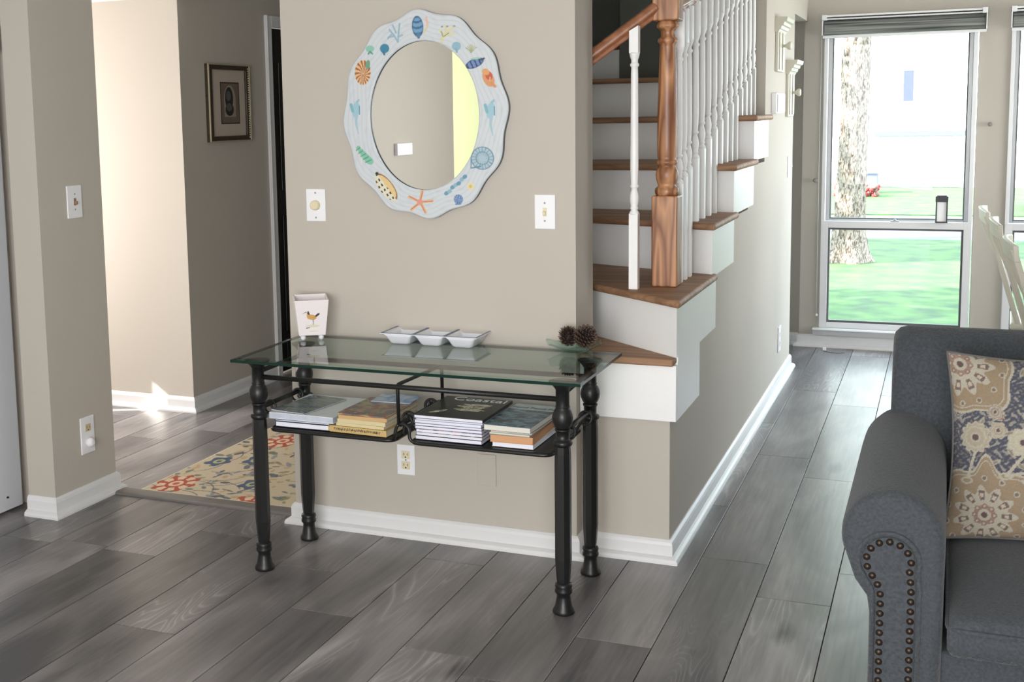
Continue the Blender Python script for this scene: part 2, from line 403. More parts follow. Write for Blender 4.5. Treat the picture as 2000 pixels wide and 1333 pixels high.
# dark door in the hall side wall, with its casing
d = bpy.data.objects.new('door_2', None); C.objects.link(d); d['kind'] = 'structure'; d.location = (-2.83, 2.7, 0)
obj('door_leaf', MB().box(-2.87, -2.835, 2.265, 3.08, .01, 2.045), BLACK, d, bevel=.003)
for z0, z1 in ((.25, .95), (1.1, 1.85)):
    obj('door_panel', MB().box(-2.838, -2.828, 2.40, 2.94, z0, z1), BLACK, d, bevel=.004)
cs = MB()
for y0, y1, z0, z1 in ((2.205, 2.262, 0, 2.11), (3.085, 3.142, 0, 2.11)): cs.box(-2.806, -2.788, y0, y1, z0, z1); cs.box(-2.795, -2.784, y0, y0+.016, z0, z1)
cs.box(-2.806, -2.788, 2.262, 3.085, 2.045, 2.11)
obj('door_casing', cs, TRIM, d, bevel=.003)

# ------------------------------------------------------------------ windows
def window(n, x0, x1):
    W = bpy.data.objects.new('window_%d' % n, None); C.objects.link(W); W['kind'] = 'structure'; W.location = ((x0+x1)/2, 4.2, .12)
    def frame(name, a, b, z0, z1, t, y0, y1, m, tb=None, par=W):
        tb = tb or t
        mb = MB(); mb.box(a, a+t, y0, y1, z0, z1); mb.box(b-t, b, y0, y1, z0, z1); mb.box(a+t, b-t, y0, y1, z0, z0+tb); mb.box(a+t, b-t, y0, y1, z1-t, z1)
        return obj(name, mb, m, par, bevel=.0015)
    frame('window_frame', x0, x1, .125, 2.02, .022, 4.150, 4.285, TRIM)
    up = frame('upper_sash', x0+.022, x1-.022, .800, 1.998, .024, 4.225, 4.262, METALG, .022)
    obj('gasket', MB().box(x0+.046, x0+.052, 4.222, 4.25, .822, 1.974).box(x1-.052, x1-.046, 4.222, 4.25, .822, 1.974).box(x0+.052, x1-.052, 4.222, 4.25, .822, .828), DKGREY, up)
    obj('upper_pane', MB().box(x0+.046, x1-.046, 4.243, 4.247, .822, 1.974), PANE, W)
    lo = frame('lower_sash', x0+.002, x1-.002, .128, .812, .042, 4.145, 4.19, TRIM, .036)
    obj('gasket', MB().box(x0+.044, x0+.056, 4.158, 4.18, .164, .77).box(x1-.056, x1-.044, 4.158, 4.18, .164, .77).box(x0+.056, x1-.056, 4.158, 4.18, .164, .178).box(x0+.056, x1-.056, 4.158, 4.18, .757, .770), DKGREY, lo)
    obj('lower_pane', MB().box(x0+.05, x1-.05, 4.168, 4.172, .17, .765), PANE, W)
    obj('sash_lock', MB().box((x0+x1)/2-.025, (x0+x1)/2+.025, 4.15, 4.18, .812, .820).lathe([(.010, .820), (.008, .828)], (x0+x1)/2, 4.165, 12), METALG, W, bevel=.001)
    mb = MB(); poly = [(4.166, .128), (4.105, .128), (4.098, .120), (4.105, .112), (4.118, .108), (4.126, .095), (4.136, .080), (4.166, .078)]
    yz_prism(mb, poly, x0-.035, x1+.03)
    obj('window_sill', mb, TRIM, W)
    return W
window(1, .067, .938); window(2, 1.117, 1.985)
def blind(x0, x1, label):
    t = thing('roller_blind', label, 'blind', ((x0+x1)/2, 4.08, 1.95))
    mb = MB().box(x0, x1, 4.07, 4.16, 2.074, 2.086).box(x0, x1, 4.068, 4.16, 2.058, 2.066).box(x0, x0+.028, 4.06, 4.164, 2.056, 2.088).box(x1-.028, x1, 4.06, 4.164, 2.056, 2.088)
    obj('head_rail', mb, TRIM, t, bevel=.0015)
    P = [(4.125+.034*math.sin(a), 2.010+.047*math.cos(a)) for a in np.linspace(0, 2*math.pi, 28, endpoint=False)]
    mb = MB(); yz_prism(mb, P[::-1], x0+.012, x1-.012)
    m = mat('striped_shade_fabric', srgb(116, 118, 114), .9)
    N, L = m.node_tree.nodes, m.node_tree.links
    wv = N.new('ShaderNodeTexNoise'); wv.inputs['Scale'].default_value = 1; mp = N.new('ShaderNodeMapping'); mp.inputs['Scale'].default_value = (1.5, 60, 75)
    L.new(N['Texture Coordinate'].outputs['Object'], mp.inputs[0]); L.new(mp.outputs[0], wv.inputs['Vector'])
    cr = N.new('ShaderNodeValToRGB'); cr.color_ramp.elements[0].position = .35; cr.color_ramp.elements[0].color = srgb(66, 68, 68); cr.color_ramp.elements[1].position = .65; cr.color_ramp.elements[1].color = srgb(150, 152, 146)
    L.new(wv.outputs['Fac'], cr.inputs[0]); L.new(cr.outputs[0], N['Principled BSDF'].inputs['Base Color'])
    obj('shade_roll', mb, m, t)
    obj('bottom_bar', MB().box(x0+.004, x1-.004, 4.085, 4.102, 1.946, 1.964), TRIM, t, bevel=.003)
    [obj('side_bracket', MB().box(a, a+.006, 4.08, 4.163, 1.965, 2.06), TRIM, t) for a in (x0, x1-.006)]
blind(.056, .982, 'raised grey striped roller blind in white rail above the left window')
blind(1.108, 2.03, 'raised grey striped roller blind above the right window, cut by the photo edge')
# cord hanging at the left of the window
t = thing('blind_cord', 'thin white beaded blind cord with a small tension knob left of the window', 'cord', (.058, 4.13, .17))
obj('cord', MB().tube([(.052, 4.135, 2.05), (.050, 4.137, 1.2), (.052, 4.137, .22)], .0016, 6), TRIM, t)
obj('tension_knob', MB().sphere((.052, 4.137, .21), .009, 10).box(.049, .055, 4.137, 4.163, .205, .215), TRIM, t)

# curtain knobs on the window wall
for x, z, lb in ((1.019, 1.404, 'small grey round knob on the wall strip between the two windows'), (.030, 1.069, 'small grey round knob on the wall at the left of the window')):
    tag(obj('curtain_tieback', MB().lathe([(.012, .0), (.012, -.004), (.005, -.010), (.005, -.018), (.013, -.024), (.013, -.032), (.008, -.036)], x, 4.166, 16, axis='y', cz=z), mat('grey_knob', srgb(140, 138, 132), .5)), lb, 'knob')

# black lantern standing on the sash rail
t = thing('candle_lantern', 'small black framed lantern with a white panel standing on the window sash rail', 'lantern', (.77, 4.135, .812))
lx, ly, hz = .768, 4.128, .812
mb = MB()
for a in (-1, 1):
    for b in (-1, 1): mb.box(lx+a*.030-.004, lx+a*.030+.004, ly+b*.018-.004, ly+b*.018+.004, hz, hz+.135)
mb.box(lx-.035, lx+.035, ly-.023, ly+.023, hz, hz+.008)
obj('cage', mb, BLACK, t, bevel=.001)
obj('cap', MB().box(lx-.036, lx+.036, ly-.024, ly+.024, hz+.128, hz+.162).box(lx-.028, lx+.028, ly-.018, ly+.018, hz+.162, hz+.168), mat('lantern_cap', srgb(60, 58, 66), .5), t, bevel=.003)
obj('frosted_panel', MB().box(lx-.027, lx+.027, ly-.015, ly+.015, hz+.008, hz+.128), mat('frosted_white', srgb(250, 250, 250), .6), t, bevel=.002)

# ------------------------------------------------------------------ staircase
st = thing('staircase', 'winding staircase with oak treads, white risers, white balusters and an oak newel post', 'staircase', (-.1, .3, 0))
FX = -.010   # outer face of the white boards
def poly_board(name, poly, z0, z1, m, bevel=.009, seg=3, ang=40):
    return obj(name, MB().prism(poly, z0, z1), m, st, bevel=bevel, seg=seg, angle=ang)
# first visible step (drops away behind the centre wall)
poly_board('tread', [(-1.30, -.0), (-.335, .181), (-.335, -.018), (FX+.002, -.018), (FX+.002, .10), (-.40, .42), (-1.3, .42)] if False else [(-.337, -.016), (FX-.005, -.016), (FX-.005, .09), (-.42, .44), (-.42, .19), (-.337, .19)], .684, .710, OAK_T, .008)
obj('riser', MB().box(-.337, FX, .008, .033, .494, .684), WHITE, st, bevel=.001)
# winder riser 2, diagonal from the corner
def diag_board(name, a, b, th, z0, z1, m, bevel=.001):
    a, b = Vector(a), Vector(b); d = (b-a).normalized(); n = Vector((-d.y, d.x))*th
    return obj(name, MB().prism([tuple(a), tuple(b), tuple(b+n), (a.x, a.y+abs(th/d.x))], z0, z1), m, st, bevel=bevel)
diag_board('riser', (FX, .012), (-.62, .56), -.02, .71, .882, WHITE)
poly_board('tread', [(FX+.012, -.030), (FX+.018, -.012), (FX+.018, .70), (-1.0, 1.12), (-1.0, .86)], .880, .906, OAK_T, .011)
# risers 3..6
diag_board('riser', (FX, .665), (-1.0, 1.10), -.02, .906, 1.077, WHITE)
poly_board('tread', [(FX+.018, .625), (FX+.018, 1.20), (-1.1, 1.45), (-1.1, 1.10)], 1.075, 1.101, OAK_T, .011)
diag_board('riser', (FX, 1.165), (-1.1, 1.37), -.02, 1.101, 1.274, WHITE)
poly_board('tread', [(FX+.018, 1.130), (FX+.018, 1.76), (-1.2, 1.82), (-1.2, 1.34)], 1.272, 1.298, OAK_T, .011)
diag_board('riser', (FX, 1.725), (-1.2, 1.80), -.02, 1.298, 1.471, WHITE)
poly_board('tread', [(FX+.018, 1.69), (FX+.018, 2.24), (-.036, 2.251), (-.152, 2.251), (-.152, 2.32), (-1.3, 2.32), (-1.3, 1.755)], 1.469, 1.495, OAK_T, .011)
diag_board('riser', (-.152, 2.285), (-1.3, 2.285), -.02, 1.495, 1.668, WHITE)
poly_board('tread', [(-.152, 2.25), (-.152, 2.75), (-.88, 2.75), (-.88, 3.0), (-1.34, 3.0), (-1.34, 2.25)], 1.666, 1.692, OAK_T, .011)
diag_board('riser', (-.882, 2.74), (-1.34, 2.74), -.02, 1.692, 1.862, WHITE)
poly_board('tread', [(-.882, 2.705), (-.882, 3.0), (-1.34, 3.0), (-1.34, 2.705)], 1.860, 1.886, OAK_T, .009)
# white side boards stepping up the side wall
def side(y0, y1, z0, z1):
    obj('side_board', MB().box(SX+.0005, FX, y0, y1, z0, z1), WHITE, st)
side(.0335, .43, .494, .690); obj('side_board', MB().prism([(FX, .0395), (SX+.0005, .0395), (SX+.0005, .755), (FX, .755)], .690, .882), WHITE, st); side(.688, 1.18, .906-.012, 1.077); side(1.186, 1.725, 1.10-.008, 1.274); side(1.746, 2.20, 1.298-.006, 1.471)
# newel post
nx, ny = -.1105, .328
prof = [(.036, 1.226), (.041, 1.234), (.042, 1.243), (.040, 1.252), (.034, 1.257), (.030, 1.262), (.034, 1.272), (.038, 1.286), (.0395, 1.300), (.037, 1.314), (.031, 1.326), (.029, 1.331), (.035, 1.337), (.037, 1.343), (.035, 1.349), (.030, 1.353), (.033, 1.362),
        (.0345, 1.40), (.034, 1.50), (.031, 1.62), (.0275, 1.735), (.0265, 1.750), (.0325, 1.757), (.034, 1.763), (.0325, 1.769), (.025, 1.775), (.0235, 1.785), (.024, 1.795), (.030, 1.803), (.037, 1.808), (.038, 1.815), (.035, 1.822), (.033, 1.830)]
nm = MB().lathe(prof, nx, ny, 32)
nb = MB().box(nx-.0455, nx+.0455, ny-.0455, ny+.0455, .906, 1.228)
np_ = obj('newel_post', nb, OAK, st, bevel=.007, seg=2)
obj('turned_shaft', nm, OAK, np_); obj('top_block', MB().box(nx-.0455, nx+.0455, ny-.0455, ny+.0455, 1.829, 2.12), OAK, np_, bevel=.007)
# balusters
def baluster(x, y, z0, zl, zu, zt, slope=0.0, sq=.0165):
    mb = MB(); s = sq
    mb.box(x-s, x+s, y-s, y+s, z0, zl-.075)
    zt0, zt1 = zt-s*slope, zt+s*slope
    zb = zu+.040
    vs = [(x-s, y-s, zb), (x+s, y-s, zb), (x+s, y+s, zb), (x-s, y+s, zb)]
    if slope >= 0: tops = [zt-s*slope, zt-s*slope, zt+s*slope, zt+s*slope]
    else: tops = [zt+s*slope, zt-s*slope, zt-s*slope, zt+s*slope]
    vs += [(v[0], v[1], t) for v, t in zip(vs, tops)]
    mb.add(vs, [(0, 3, 2, 1), (4, 5, 6, 7), (0, 1, 5, 4), (1, 2, 6, 5), (2, 3, 7, 6), (3, 0, 4, 7)])
    p = [(s*1.2, zl-.078), (s*1.05, zl-.070), (.011, zl-.062), (.0145, zl-.058), (.0145, zl-.053), (.012, zl-.049), (.0155, zl-.036), (.0165, zl-.022), (.0145, zl-.006), (.011, zl+.006), (.010, zl+.012), (.015, zl+.017), (.0155, zl+.022), (.012, zl+.027), (.0135, zl+.05),
         (.0145, zl+.09), (.0125, zu-.03), (.0115, zu-.008), (.0155, zu-.003), (.0155, zu+.003), (.0115, zu+.008), (.012, zu+.018), (.0155, zu+.026), (s*1.1, zu+.034), (s*1.2, zu+.042)]
    mb.lathe(p, x, y, 16)
    return obj('baluster', mb, WHITE, st)
railz = lambda y: 1.849+.195*(y-.415)
for k in range(15):
    y = .342+.1335*k
    if k == 0: y = .425
    elif k == 1: y = .51
    else: y = .33+.1335*k
    z0 = .906 if y < .63 else 1.101 if y < 1.14 else 1.298 if y < 1.70 else 1.495
    baluster(-.0905, y, z0, 1.335+.253*(y-.4), 1.690+.212*(y-.37), railz(y)+.015, .0)
baluster(-.2015, .222, .906, 1.245, 1.68, 1.803, -.55, .0155)
# handrails
def rail(pts, name='handrail', r=(.030, .026)):
    a, b = Vector(pts[0]), Vector(pts[1]); d = (b-a).normalized(); side_ = d.cross(Vector((0, 0, 1))).normalized(); up = side_.cross(d)
    sec = [(-.021, -.022), (.021, -.022), (.022, -.008), (.029, -.002), (.030, .012), (.022, .024), (0, .029), (-.022, .024), (-.030, .012), (-.029, -.002), (-.022, -.008)]
    vs = [p+side_*u+up*v for p in (a, b) for u, v in sec]; n = len(sec)
    mb = MB().add(vs, [tuple(range(n)), tuple(range(n, 2*n))[::-1]]+[(i, n+i, n+(i+1) % n, (i+1) % n) for i in range(n)])
    return obj(name, mb, OAK_R, st, bevel=.004)
rail([(nx, ny+.03, railz(ny+.03)+.034), (-.0905, 2.26, railz(2.26)+.034)])
rail([(nx-.03, ny-.02, 1.872), (-.62, -.02+.18, 1.51)])

# ------------------------------------------------------------------ wall plates
def plate(mb, ax, c, z, w=.072, h=.116, th=.006):
    pass
def wall_plate(name, label, cat, pos, facing, w=.072, h=.116):
    """returns the thing and a function giving a box in plate coordinates (u across, z up, d out)"""
    t = thing(name, label, cat, pos)
    x, y, z = pos
    def bx(mb, u0, u1, z0, z1, d0, d1, m=0):
        if facing == '-y': return mb.box(x+u0, x+u1, y-d1, y-d0, z+z0, z+z1, m)
        return mb.box(x+d0, x+d1, y+u0, y+u1, z+z0, z+z1, m)
    obj('plate', bx(MB(), -w/2, w/2, -h/2, h/2, 0, .006), PLASTIC, t, bevel=.0025)
    return t, bx
def screws(t, bx, zs):
    for s in zs: obj('screw', bx(MB(), -.003, .003, s-.003, s+.003, .006, .0072), METALG, t, bevel=.001)
def toggle(t, bx, col=IVORY):
    obj('toggle_slot', bx(MB(), -.007, .007, -.014, .014, .006, .0075), col, t, bevel=.001)
    obj('toggle', bx(MB(), -.0045, .0045, -.011, .003, .0075, .018), col, t, bevel=.002)
    screws(t, bx, (-.030, .030))
def receptacle(t, bx, zc, col=IVORY):
    r = obj('receptacle', bx(MB(), -.0165, .0165, zc-.0145, zc+.0145, .006, .0085), col, t, bevel=.006)
    mb = MB(); bx(mb, -.008, -.006, zc-.002, zc+.007, .0085, .0088); bx(mb, .006, .008, zc-.002, zc+.006, .0085, .0088); bx(mb, -.0025, .0025, zc-.011, zc-.006, .0085, .0088)
    obj('slots', mb, SLOT, r)
t, bx = wall_plate('light_switch', 'white wall switch plate with ivory toggle right of the round mirror', 'switch', (-.443, -.035, 1.193), '-y'); toggle(t, bx)
t, bx = wall_plate('dimmer_switch', 'white wall plate with round ivory dimmer knob left of the mirror', 'switch', (-1.310, -.035, 1.207), '-y', .078, .118)
obj('dimmer_knob', MB().lathe([(.0185, -.006), (.0185, -.012), (.017, -.019), (.013, -.022)], -1.310, -.035, 28, axis='y', cz=1.207), IVORY, t)
screws(t, bx, (-.045, .045))
t, bx = wall_plate('wall_outlet', 'white double wall outlet with ivory sockets under the glass table', 'outlet', (-.973, -.035, .287), '-y', .070, .112)
receptacle(t, bx, .0195); receptacle(t, bx, -.0195); screws(t, bx, (0,))
t = thing('blank_plate', 'blank wall plate painted over in wall colour, under the table near the right leg', 'plate', (-.663, -.035, .279))
obj('plate', MB().box(-.699, -.628, -.041, -.035, .222, .336), WALL, t, bevel=.002)
t, bx = wall_plate('light_switch', 'white switch plate with brown toggle on the grey pillar at far left', 'switch', (-2.345, -.107, 1.215), '+x', .088, .128)
toggle(t, bx, mat('brown_toggle', srgb(150, 118, 96), .5))
t, bx = wall_plate('wall_outlet', 'white wall outlet low on the left pillar with a plug-in cap in the lower socket', 'outlet', (-2.345, -.104, .278), '+x', .084, .150)
receptacle(t, bx, .030, mat('aged_socket', srgb(205, 190, 150), .5)); 
obj('plug_cap', MB().lathe([(.019, .006), (.020, .016), (.017, .026), (.008, .032)], -2.345, -.104, 24, axis='x', cz=.248), PLASTIC, t)
t, bx = wall_plate('light_switch', 'white switch plate near the far end of the staircase wall', 'switch', (SX, 3.27, 1.195), '+x', .14, .122); 
obj('toggle', bx(MB(), -.006, .006, -.004, .008, .006, .020), PLASTIC, t, bevel=.002)
t, bx = wall_plate('wall_outlet', 'white outlet plate low on the staircase wall near its far end', 'outlet', (SX, 2.95, .258), '+x', .10, .140); receptacle(t, bx, .026, PLASTIC); receptacle(t, bx, -.026, PLASTIC)
t = thing('thermostat', 'white wall box beside the top stair tread, under the upper peg board', 'thermostat', (SX, 2.66, 1.545))
obj('housing', MB().box(SX, SX+.028, 2.47, 2.80, 1.497, 1.602), PLASTIC, t, bevel=.004)
obj('cover_plate', MB().box(SX+.028, SX+.033, 2.49, 2.78, 1.505, 1.594), mat('pale_grey_plastic', srgb(205, 205, 205), .4), t, bevel=.002)
t = thing('chime_box', 'white wall box on the left wall seen only in the mirror', 'box', (-2.60, -3.73, 1.30))
obj('housing', MB().box(-2.60, -2.575, -3.86, -3.61, 1.262, 1.342), mat('white_box', srgb(250, 248, 255), .4), t, bevel=.003)

# peg boards (white pilaster brackets with crown and knob) on the staircase wall
WARMW = mat('aged_white_paint', srgb(196, 192, 176), .45)
def peg(y, z0, z1, w_, zk, label):
    t = thing('peg_board', label, 'peg board', (SX, y, (z0+z1)/2), group=None)
    obj('back_board', MB().box(SX+.0005, SX+.016, y-w_/2, y+w_/2, z0, z1-.02), WARMW, t, bevel=.003)
    obj('fluted_front', MB().box(SX+.016, SX+.022, y-w_*.36, y-w_*.12, z0+.01, z1-.07).box(SX+.016, SX+.022, y+w_*.12, y+w_*.36, z0+.01, z1-.07), WARMW, t, bevel=.002)
    mb = MB(); pr = [(0, z1-.075), (.018, z1-.075), (.024, z1-.062), (.030, z1-.058), (.034, z1-.044), (.042, z1-.040), (.046, z1-.026), (.058, z1-.020), (.062, z1-.004), (.062, z1), (0, z1)]
    n = len(pr); y0, y1 = y-w_/2-.02, y+w_/2+.02
    vs = [(SX+.0005+a, y0, b) for a, b in pr]+[(SX+.0005+a, y1, b) for a, b in pr]
    mb.add(vs, [tuple(range(n)), tuple(range(n, 2*n))[::-1]]+[(i, n+i, n+(i+1) % n, (i+1) % n) for i in range(n)])
    obj('crown', mb, WARMW, t)
    obj('knob', MB().lathe([(.012, .016), (.008, .024), (.0075, .036), (.014, .044), (.021, .052), (.0215, .062), (.016, .067)], SX, y, 20, axis='x', cz=zk), WARMW, t)
peg(2.72, 1.712, 1.985, .26, 1.845, 'white wooden peg board with crown and knob, the higher one on the staircase wall')
peg(3.20, 1.478, 1.785, .26, 1.610, 'white wooden peg board with crown and knob, the lower one at the wall end')

# ------------------------------------------------------------------ glass console table
tb = thing('console_table', 'glass topped console table on black iron legs with two hanging shelves', 'table', (-.775, -.32, 0))
GX0, GX1, GY0, GY1, GZ = -1.368, -.174, -.565, -.066, .735
TH, BW = .012, .022
mb = MB()
o_ = [(GX0, GY0), (GX1, GY0), (GX1, GY1), (GX0, GY1)]
i_ = [(GX0+BW, GY0+BW), (GX1-BW, GY0+BW), (GX1-BW, GY1-BW), (GX0+BW, GY1-BW)]
vs = [(x, y, GZ-TH) for x, y in o_]+[(x, y, GZ-.0025) for x, y in o_]+[(x, y, GZ) for x, y in i_]
mb.add(vs, [(0, 3, 2, 1)], 0); n0 = 0
mb.f += [(8, 9, 10, 11)]; mb.m += [0]; mb.sm += [False]
for i in range(4):
    j = (i+1) % 4
    mb.f += [(i, j, 4+j, 4+i)]; mb.m += [1]; mb.sm += [False]
    mb.f += [(4+i, 4+j, 8+j, 8+i)]; mb.m += [2]; mb.sm += [False]
obj('glass_top', mb, [TGLASS, TEDGE, TBEVEL], tb)
LEG = {'fl': (-1.300, -.505), 'fr': (-.246, -.505), 'bl': (-1.300, -.185), 'br': (-.254, -.165)}
def oct_prof(): pass
for k, (x, y) in LEG.items():
    mb = MB()
    # capital and upper turned part
    mb.lathe([(.012, .578), (.020, .580), (.0202, .5805), (.026, .589), (.0305, .600), (.032, .612), (.0305, .624), (.026, .635), (.0202, .6435), (.0202, .644), (.0225, .6445), (.0225, .648), (.0205, .6485), (.0205, .6495), (.0205, .700), (.0225, .7005), (.024, .704), (.032, .713), (.041, .721), (.042, .7245)], x, y, 24)
    mb.lathe([(.023, .579), (.0245, .576), (.023, .572), (.0205, .5715), (.0205, .545), (.0215, .5445), (.028, .541), (.030, .535), (.028, .529), (.021, .524)], x, y, 24)
    # faceted leg
    n = 8; prof = [(.022, .524), (.0235, .500), (.024, .46), (.024, .17), (.020, .110), (.018, .095)]
    vs = []
    for r, h in prof:
        for q in range(n):
            a = 2*math.pi*(q+.5)/n; vs.append((x+r*1.06*math.cos(a), y+r*1.06*math.sin(a), h))
    fs = [(i*n+q, i*n+(q+1) % n, (i+1)*n+(q+1) % n, (i+1)*n+q) for i in range(len(prof)-1) for q in range(n)]+[tuple(range(n)), tuple((len(prof)-1)*n+q for q in range(n))[::-1]]
    mb.add(vs, fs)
    mb.lathe([(.018, .098), (.0255, .094), (.027, .087), (.0245, .080), (.027, .074), (.0265, .066), (.021, .061), (.0215, .050), (.026, .024), (.033, .012), (.034, .004), (.031, 0)], x, y, 24)
    obj('leg', mb, IRON, tb)
fx = LEG
def rod(name, pts, r=.0075, par=tb, rad=0, closed=False):
    p = arc(pts, rad, 6, closed) if rad else pts
    return obj(name, MB().tube(p, r, 12, closed=closed), IRON, par)
rod('front_rail', [(-1.29, -.505, .668), (-.25, -.505, .668)], .0085)
rod('back_rail', [(-1.29, -.185, .668), (-.26, -.168, .668)], .0085)
rod('side_rail', [(-1.300, -.505, .684), (-1.300, -.185, .684)], .008)
rod('side_rail', [(-.246, -.505, .684), (-.254, -.165, .684)], .008)
rod('shelf_bar', [(-1.300, -.50, .560), (-1.300, -.19, .560)], .0085)
rod('shelf_bar', [(-.248, -.50, .560), (-.253, -.17, .560)], .0085)
rod('shelf_bar', [(-.786, -.495, .545), (-.786, -.175, .545)], .0085)
rod('center_hanger', [(-.789, -.500, .545), (-.789, -.505, .676), (-.768, -.185, .676), (-.768, -.180, .545)], .006, rad=.012)
def ring(x, y, z, rr, par=tb, tilt=.25):
    pts = [(x+rr*math.cos(a), y+rr*tilt*math.sin(a)*0+.004*math.sin(a), z+rr*math.sin(a)) for a in np.linspace(0, 2*math.pi, 20, endpoint=False)]
    return obj('hook_ring', MB().tube(pts, .004, 8, closed=True), IRON, par)
def shelf(x0, x1, left_hang, right_hang):
    z = .490
    s = rod('shelf_frame', [(x0, -.505, z), (x1, -.505, z), (x1, -.165, z), (x0, -.165, z)], .0065, rad=.035, closed=True)
    obj('shelf_plate', MB().box(x0+.006, x1-.006, -.497, -.173, z+.001, z+.005), IRON, s)
    for y in (-.43, -.24):
        for hx, ex in ((left_hang, x0), (right_hang, x1)):
            ring(hx, y, .548, .021)
            rod('shelf_hook', [(ex, y, z), (ex+(hx-ex)*.2, y, z+.02), (hx+(.012 if hx < ex else -.012), y, .535), (hx, y, .562)], .0045, rad=.012)
shelf(-1.262, -.808, -1.300, -.788)
shelf(-.748, -.285, -.784, -.250)
rod('shelf_loop', [(-.808, -.500, .490), (-.800, -.500, .530), (-.789, -.500, .549)], .0055, rad=.01)
rod('shelf_loop', [(-.700, -.505, .490), (-.752, -.504, .494), (-.752, -.502, .535), (-.772, -.500, .549), (-.789, -.500, .545)], .0055, rad=.02)

# ------------------------------------------------------------------ magazines and books
PAGES = mat('page_edges', srgb(226, 226, 236), .8, bump=.5, bscale=500, bdist=.001)
CREAM = mat('cream_pages', srgb(214, 204, 180), .8, bump=.4, bscale=500, bdist=.001)
def photo_mat(name, cols, scale=7, stretch=(1, 1, 1), rough=.25, seed=0):
    m = bpy.data.materials.new(name); m.use_nodes = True; N, L = m.node_tree.nodes, m.node_tree.links; b = N['Principled BSDF']
    tc = N.new('ShaderNodeTexCoord'); mp = N.new('ShaderNodeMapping'); mp.inputs['Scale'].default_value = stretch; mp.inputs['Location'].default_value = (seed, seed*2.3, 0)
    L.new(tc.outputs['Object'], mp.inputs[0]); n = N.new('ShaderNodeTexNoise'); n.inputs['Scale'].default_value = scale; n.inputs['Detail'].default_value = 4; n.inputs['Distortion'].default_value = 1.2
    L.new(mp.outputs[0], n.inputs['Vector']); cr = N.new('ShaderNodeValToRGB'); e = cr.color_ramp.elements
    while len(e) > 1: e.remove(e[-1])
    for i, c in enumerate(cols):
        p = .3+.42*i/(len(cols)-1)
        if i == 0: e[0].position = p; e[0].color = srgb(*c)
        else: q = e.new(p); q.color = srgb(*c)
    L.new(n.outputs['Fac'], cr.inputs[0]); L.new(cr.outputs[0], b.inputs['Base Color']); b.inputs['Roughness'].default_value = rough
    return m
def book(name, label, cat, group, x0, x1, y0, y1, z0, th, cover, pages, rz=0, spine=None, ct=.0006):
    cx, cy = (x0+x1)/2, (y0+y1)/2; w_, d_ = (x1-x0)/2, (y1-y0)/2
    t = thing(name, label, cat, (cx, cy, z0), rz, group)
    obj('pages', MB().box(-w_+.0015, w_-.0015, -d_+.0015, d_-.0015, ct, th-ct), pages, t, local=True)
    cm = MB().box(-w_, w_, -d_, d_, 0, ct).box(-w_, w_, -d_, d_, th-ct, th)
    obj('cover', cm, cover, t, local=True)
    if spine == 'left': obj('spine', MB().box(-w_, -w_+.001, -d_, d_, ct, th-ct), cover, t, local=True)
    if spine == 'right': obj('spine', MB().box(w_-.001, w_, -d_, d_, ct, th-ct), cover, t, local=True)
    if spine == 'front': obj('spine', MB().box(-w_, w_, -d_-.0006, -d_+.001, 0, th), cover, t, local=True)
    return t
def text_on(t, s, size, loc, rot, m, name='title', ext=.0002, par_local=True):
    cu = bpy.data.curves.new('txt', 'FONT'); cu.body = s; cu.size = size; cu.extrude = ext; cu.align_x = 'CENTER'; cu.align_y = 'CENTER'
    o = bpy.data.objects.new('txt', cu); C.objects.link(o); bpy.context.view_layer.update()
    me = bpy.data.meshes.new_from_object(o.evaluated_get(bpy.context.evaluated_depsgraph_get())); me.materials.clear(); me.materials.append(m)
    bpy.data.objects.remove(o); k = bpy.data.objects.new(name, me); C.objects.link(k); k.parent = t; k.location = loc; k.rotation_euler = rot
    return k
SZ = .4972
WT = mat('white_ink', srgb(238, 238, 238), .5); BKI = mat('black_ink', srgb(24, 24, 24), .5)
WCOV = mat('white_cover', srgb(224, 226, 228), .35); NAVY = mat('navy_cover', srgb(24, 28, 48), .35)
YEL = mat('yellow_spine', srgb(196, 168, 112), .5, var=.06, vscale=40); YEL2 = mat('pale_yellow_spine', srgb(206, 193, 150), .5); YEL3 = mat('orange_yellow_spine', srgb(198, 162, 112), .5)
# left stack
g = 'books and folders stacked on the left shelf'
book('hardcover_book', 'dark navy book with white pages, lowest at the left end of the left shelf', 'book', g, -1.250, -1.045, -.486, -.235, SZ, .019, NAVY, PAGES, .0, 'left', .002)
book('notebook', 'thin dark teal notebook between the navy book and the white binder', 'book', g, -1.252, -1.050, -.486, -.238, SZ+.0195, .006, mat('teal_cover', srgb(66, 92, 108), .4), PAGES, R(.8), None, .0015)
t = book('ring_binder', 'open-edged white ring binder lying at the left end of the left shelf', 'binder', g, -1.272, -1.030, -.486, -.205, SZ+.026, .021, WCOV, mat('binder_sheets', srgb(186, 192, 204), .6, var=.2, vscale=60), R(-.5), 'left', .002)
t = book('brochure', 'folded brochure with a blue and green landscape photo on the white binder', 'brochure', None, -1.262, -1.120, -.475, -.235, SZ+.0478, .0035, photo_mat('landscape_print', [(70, 84, 96), (112, 124, 118), (150, 156, 150), (90, 96, 132), (178, 184, 190)], 10, (1, 3, 1)), PAGES, R(-9), None, .0008)
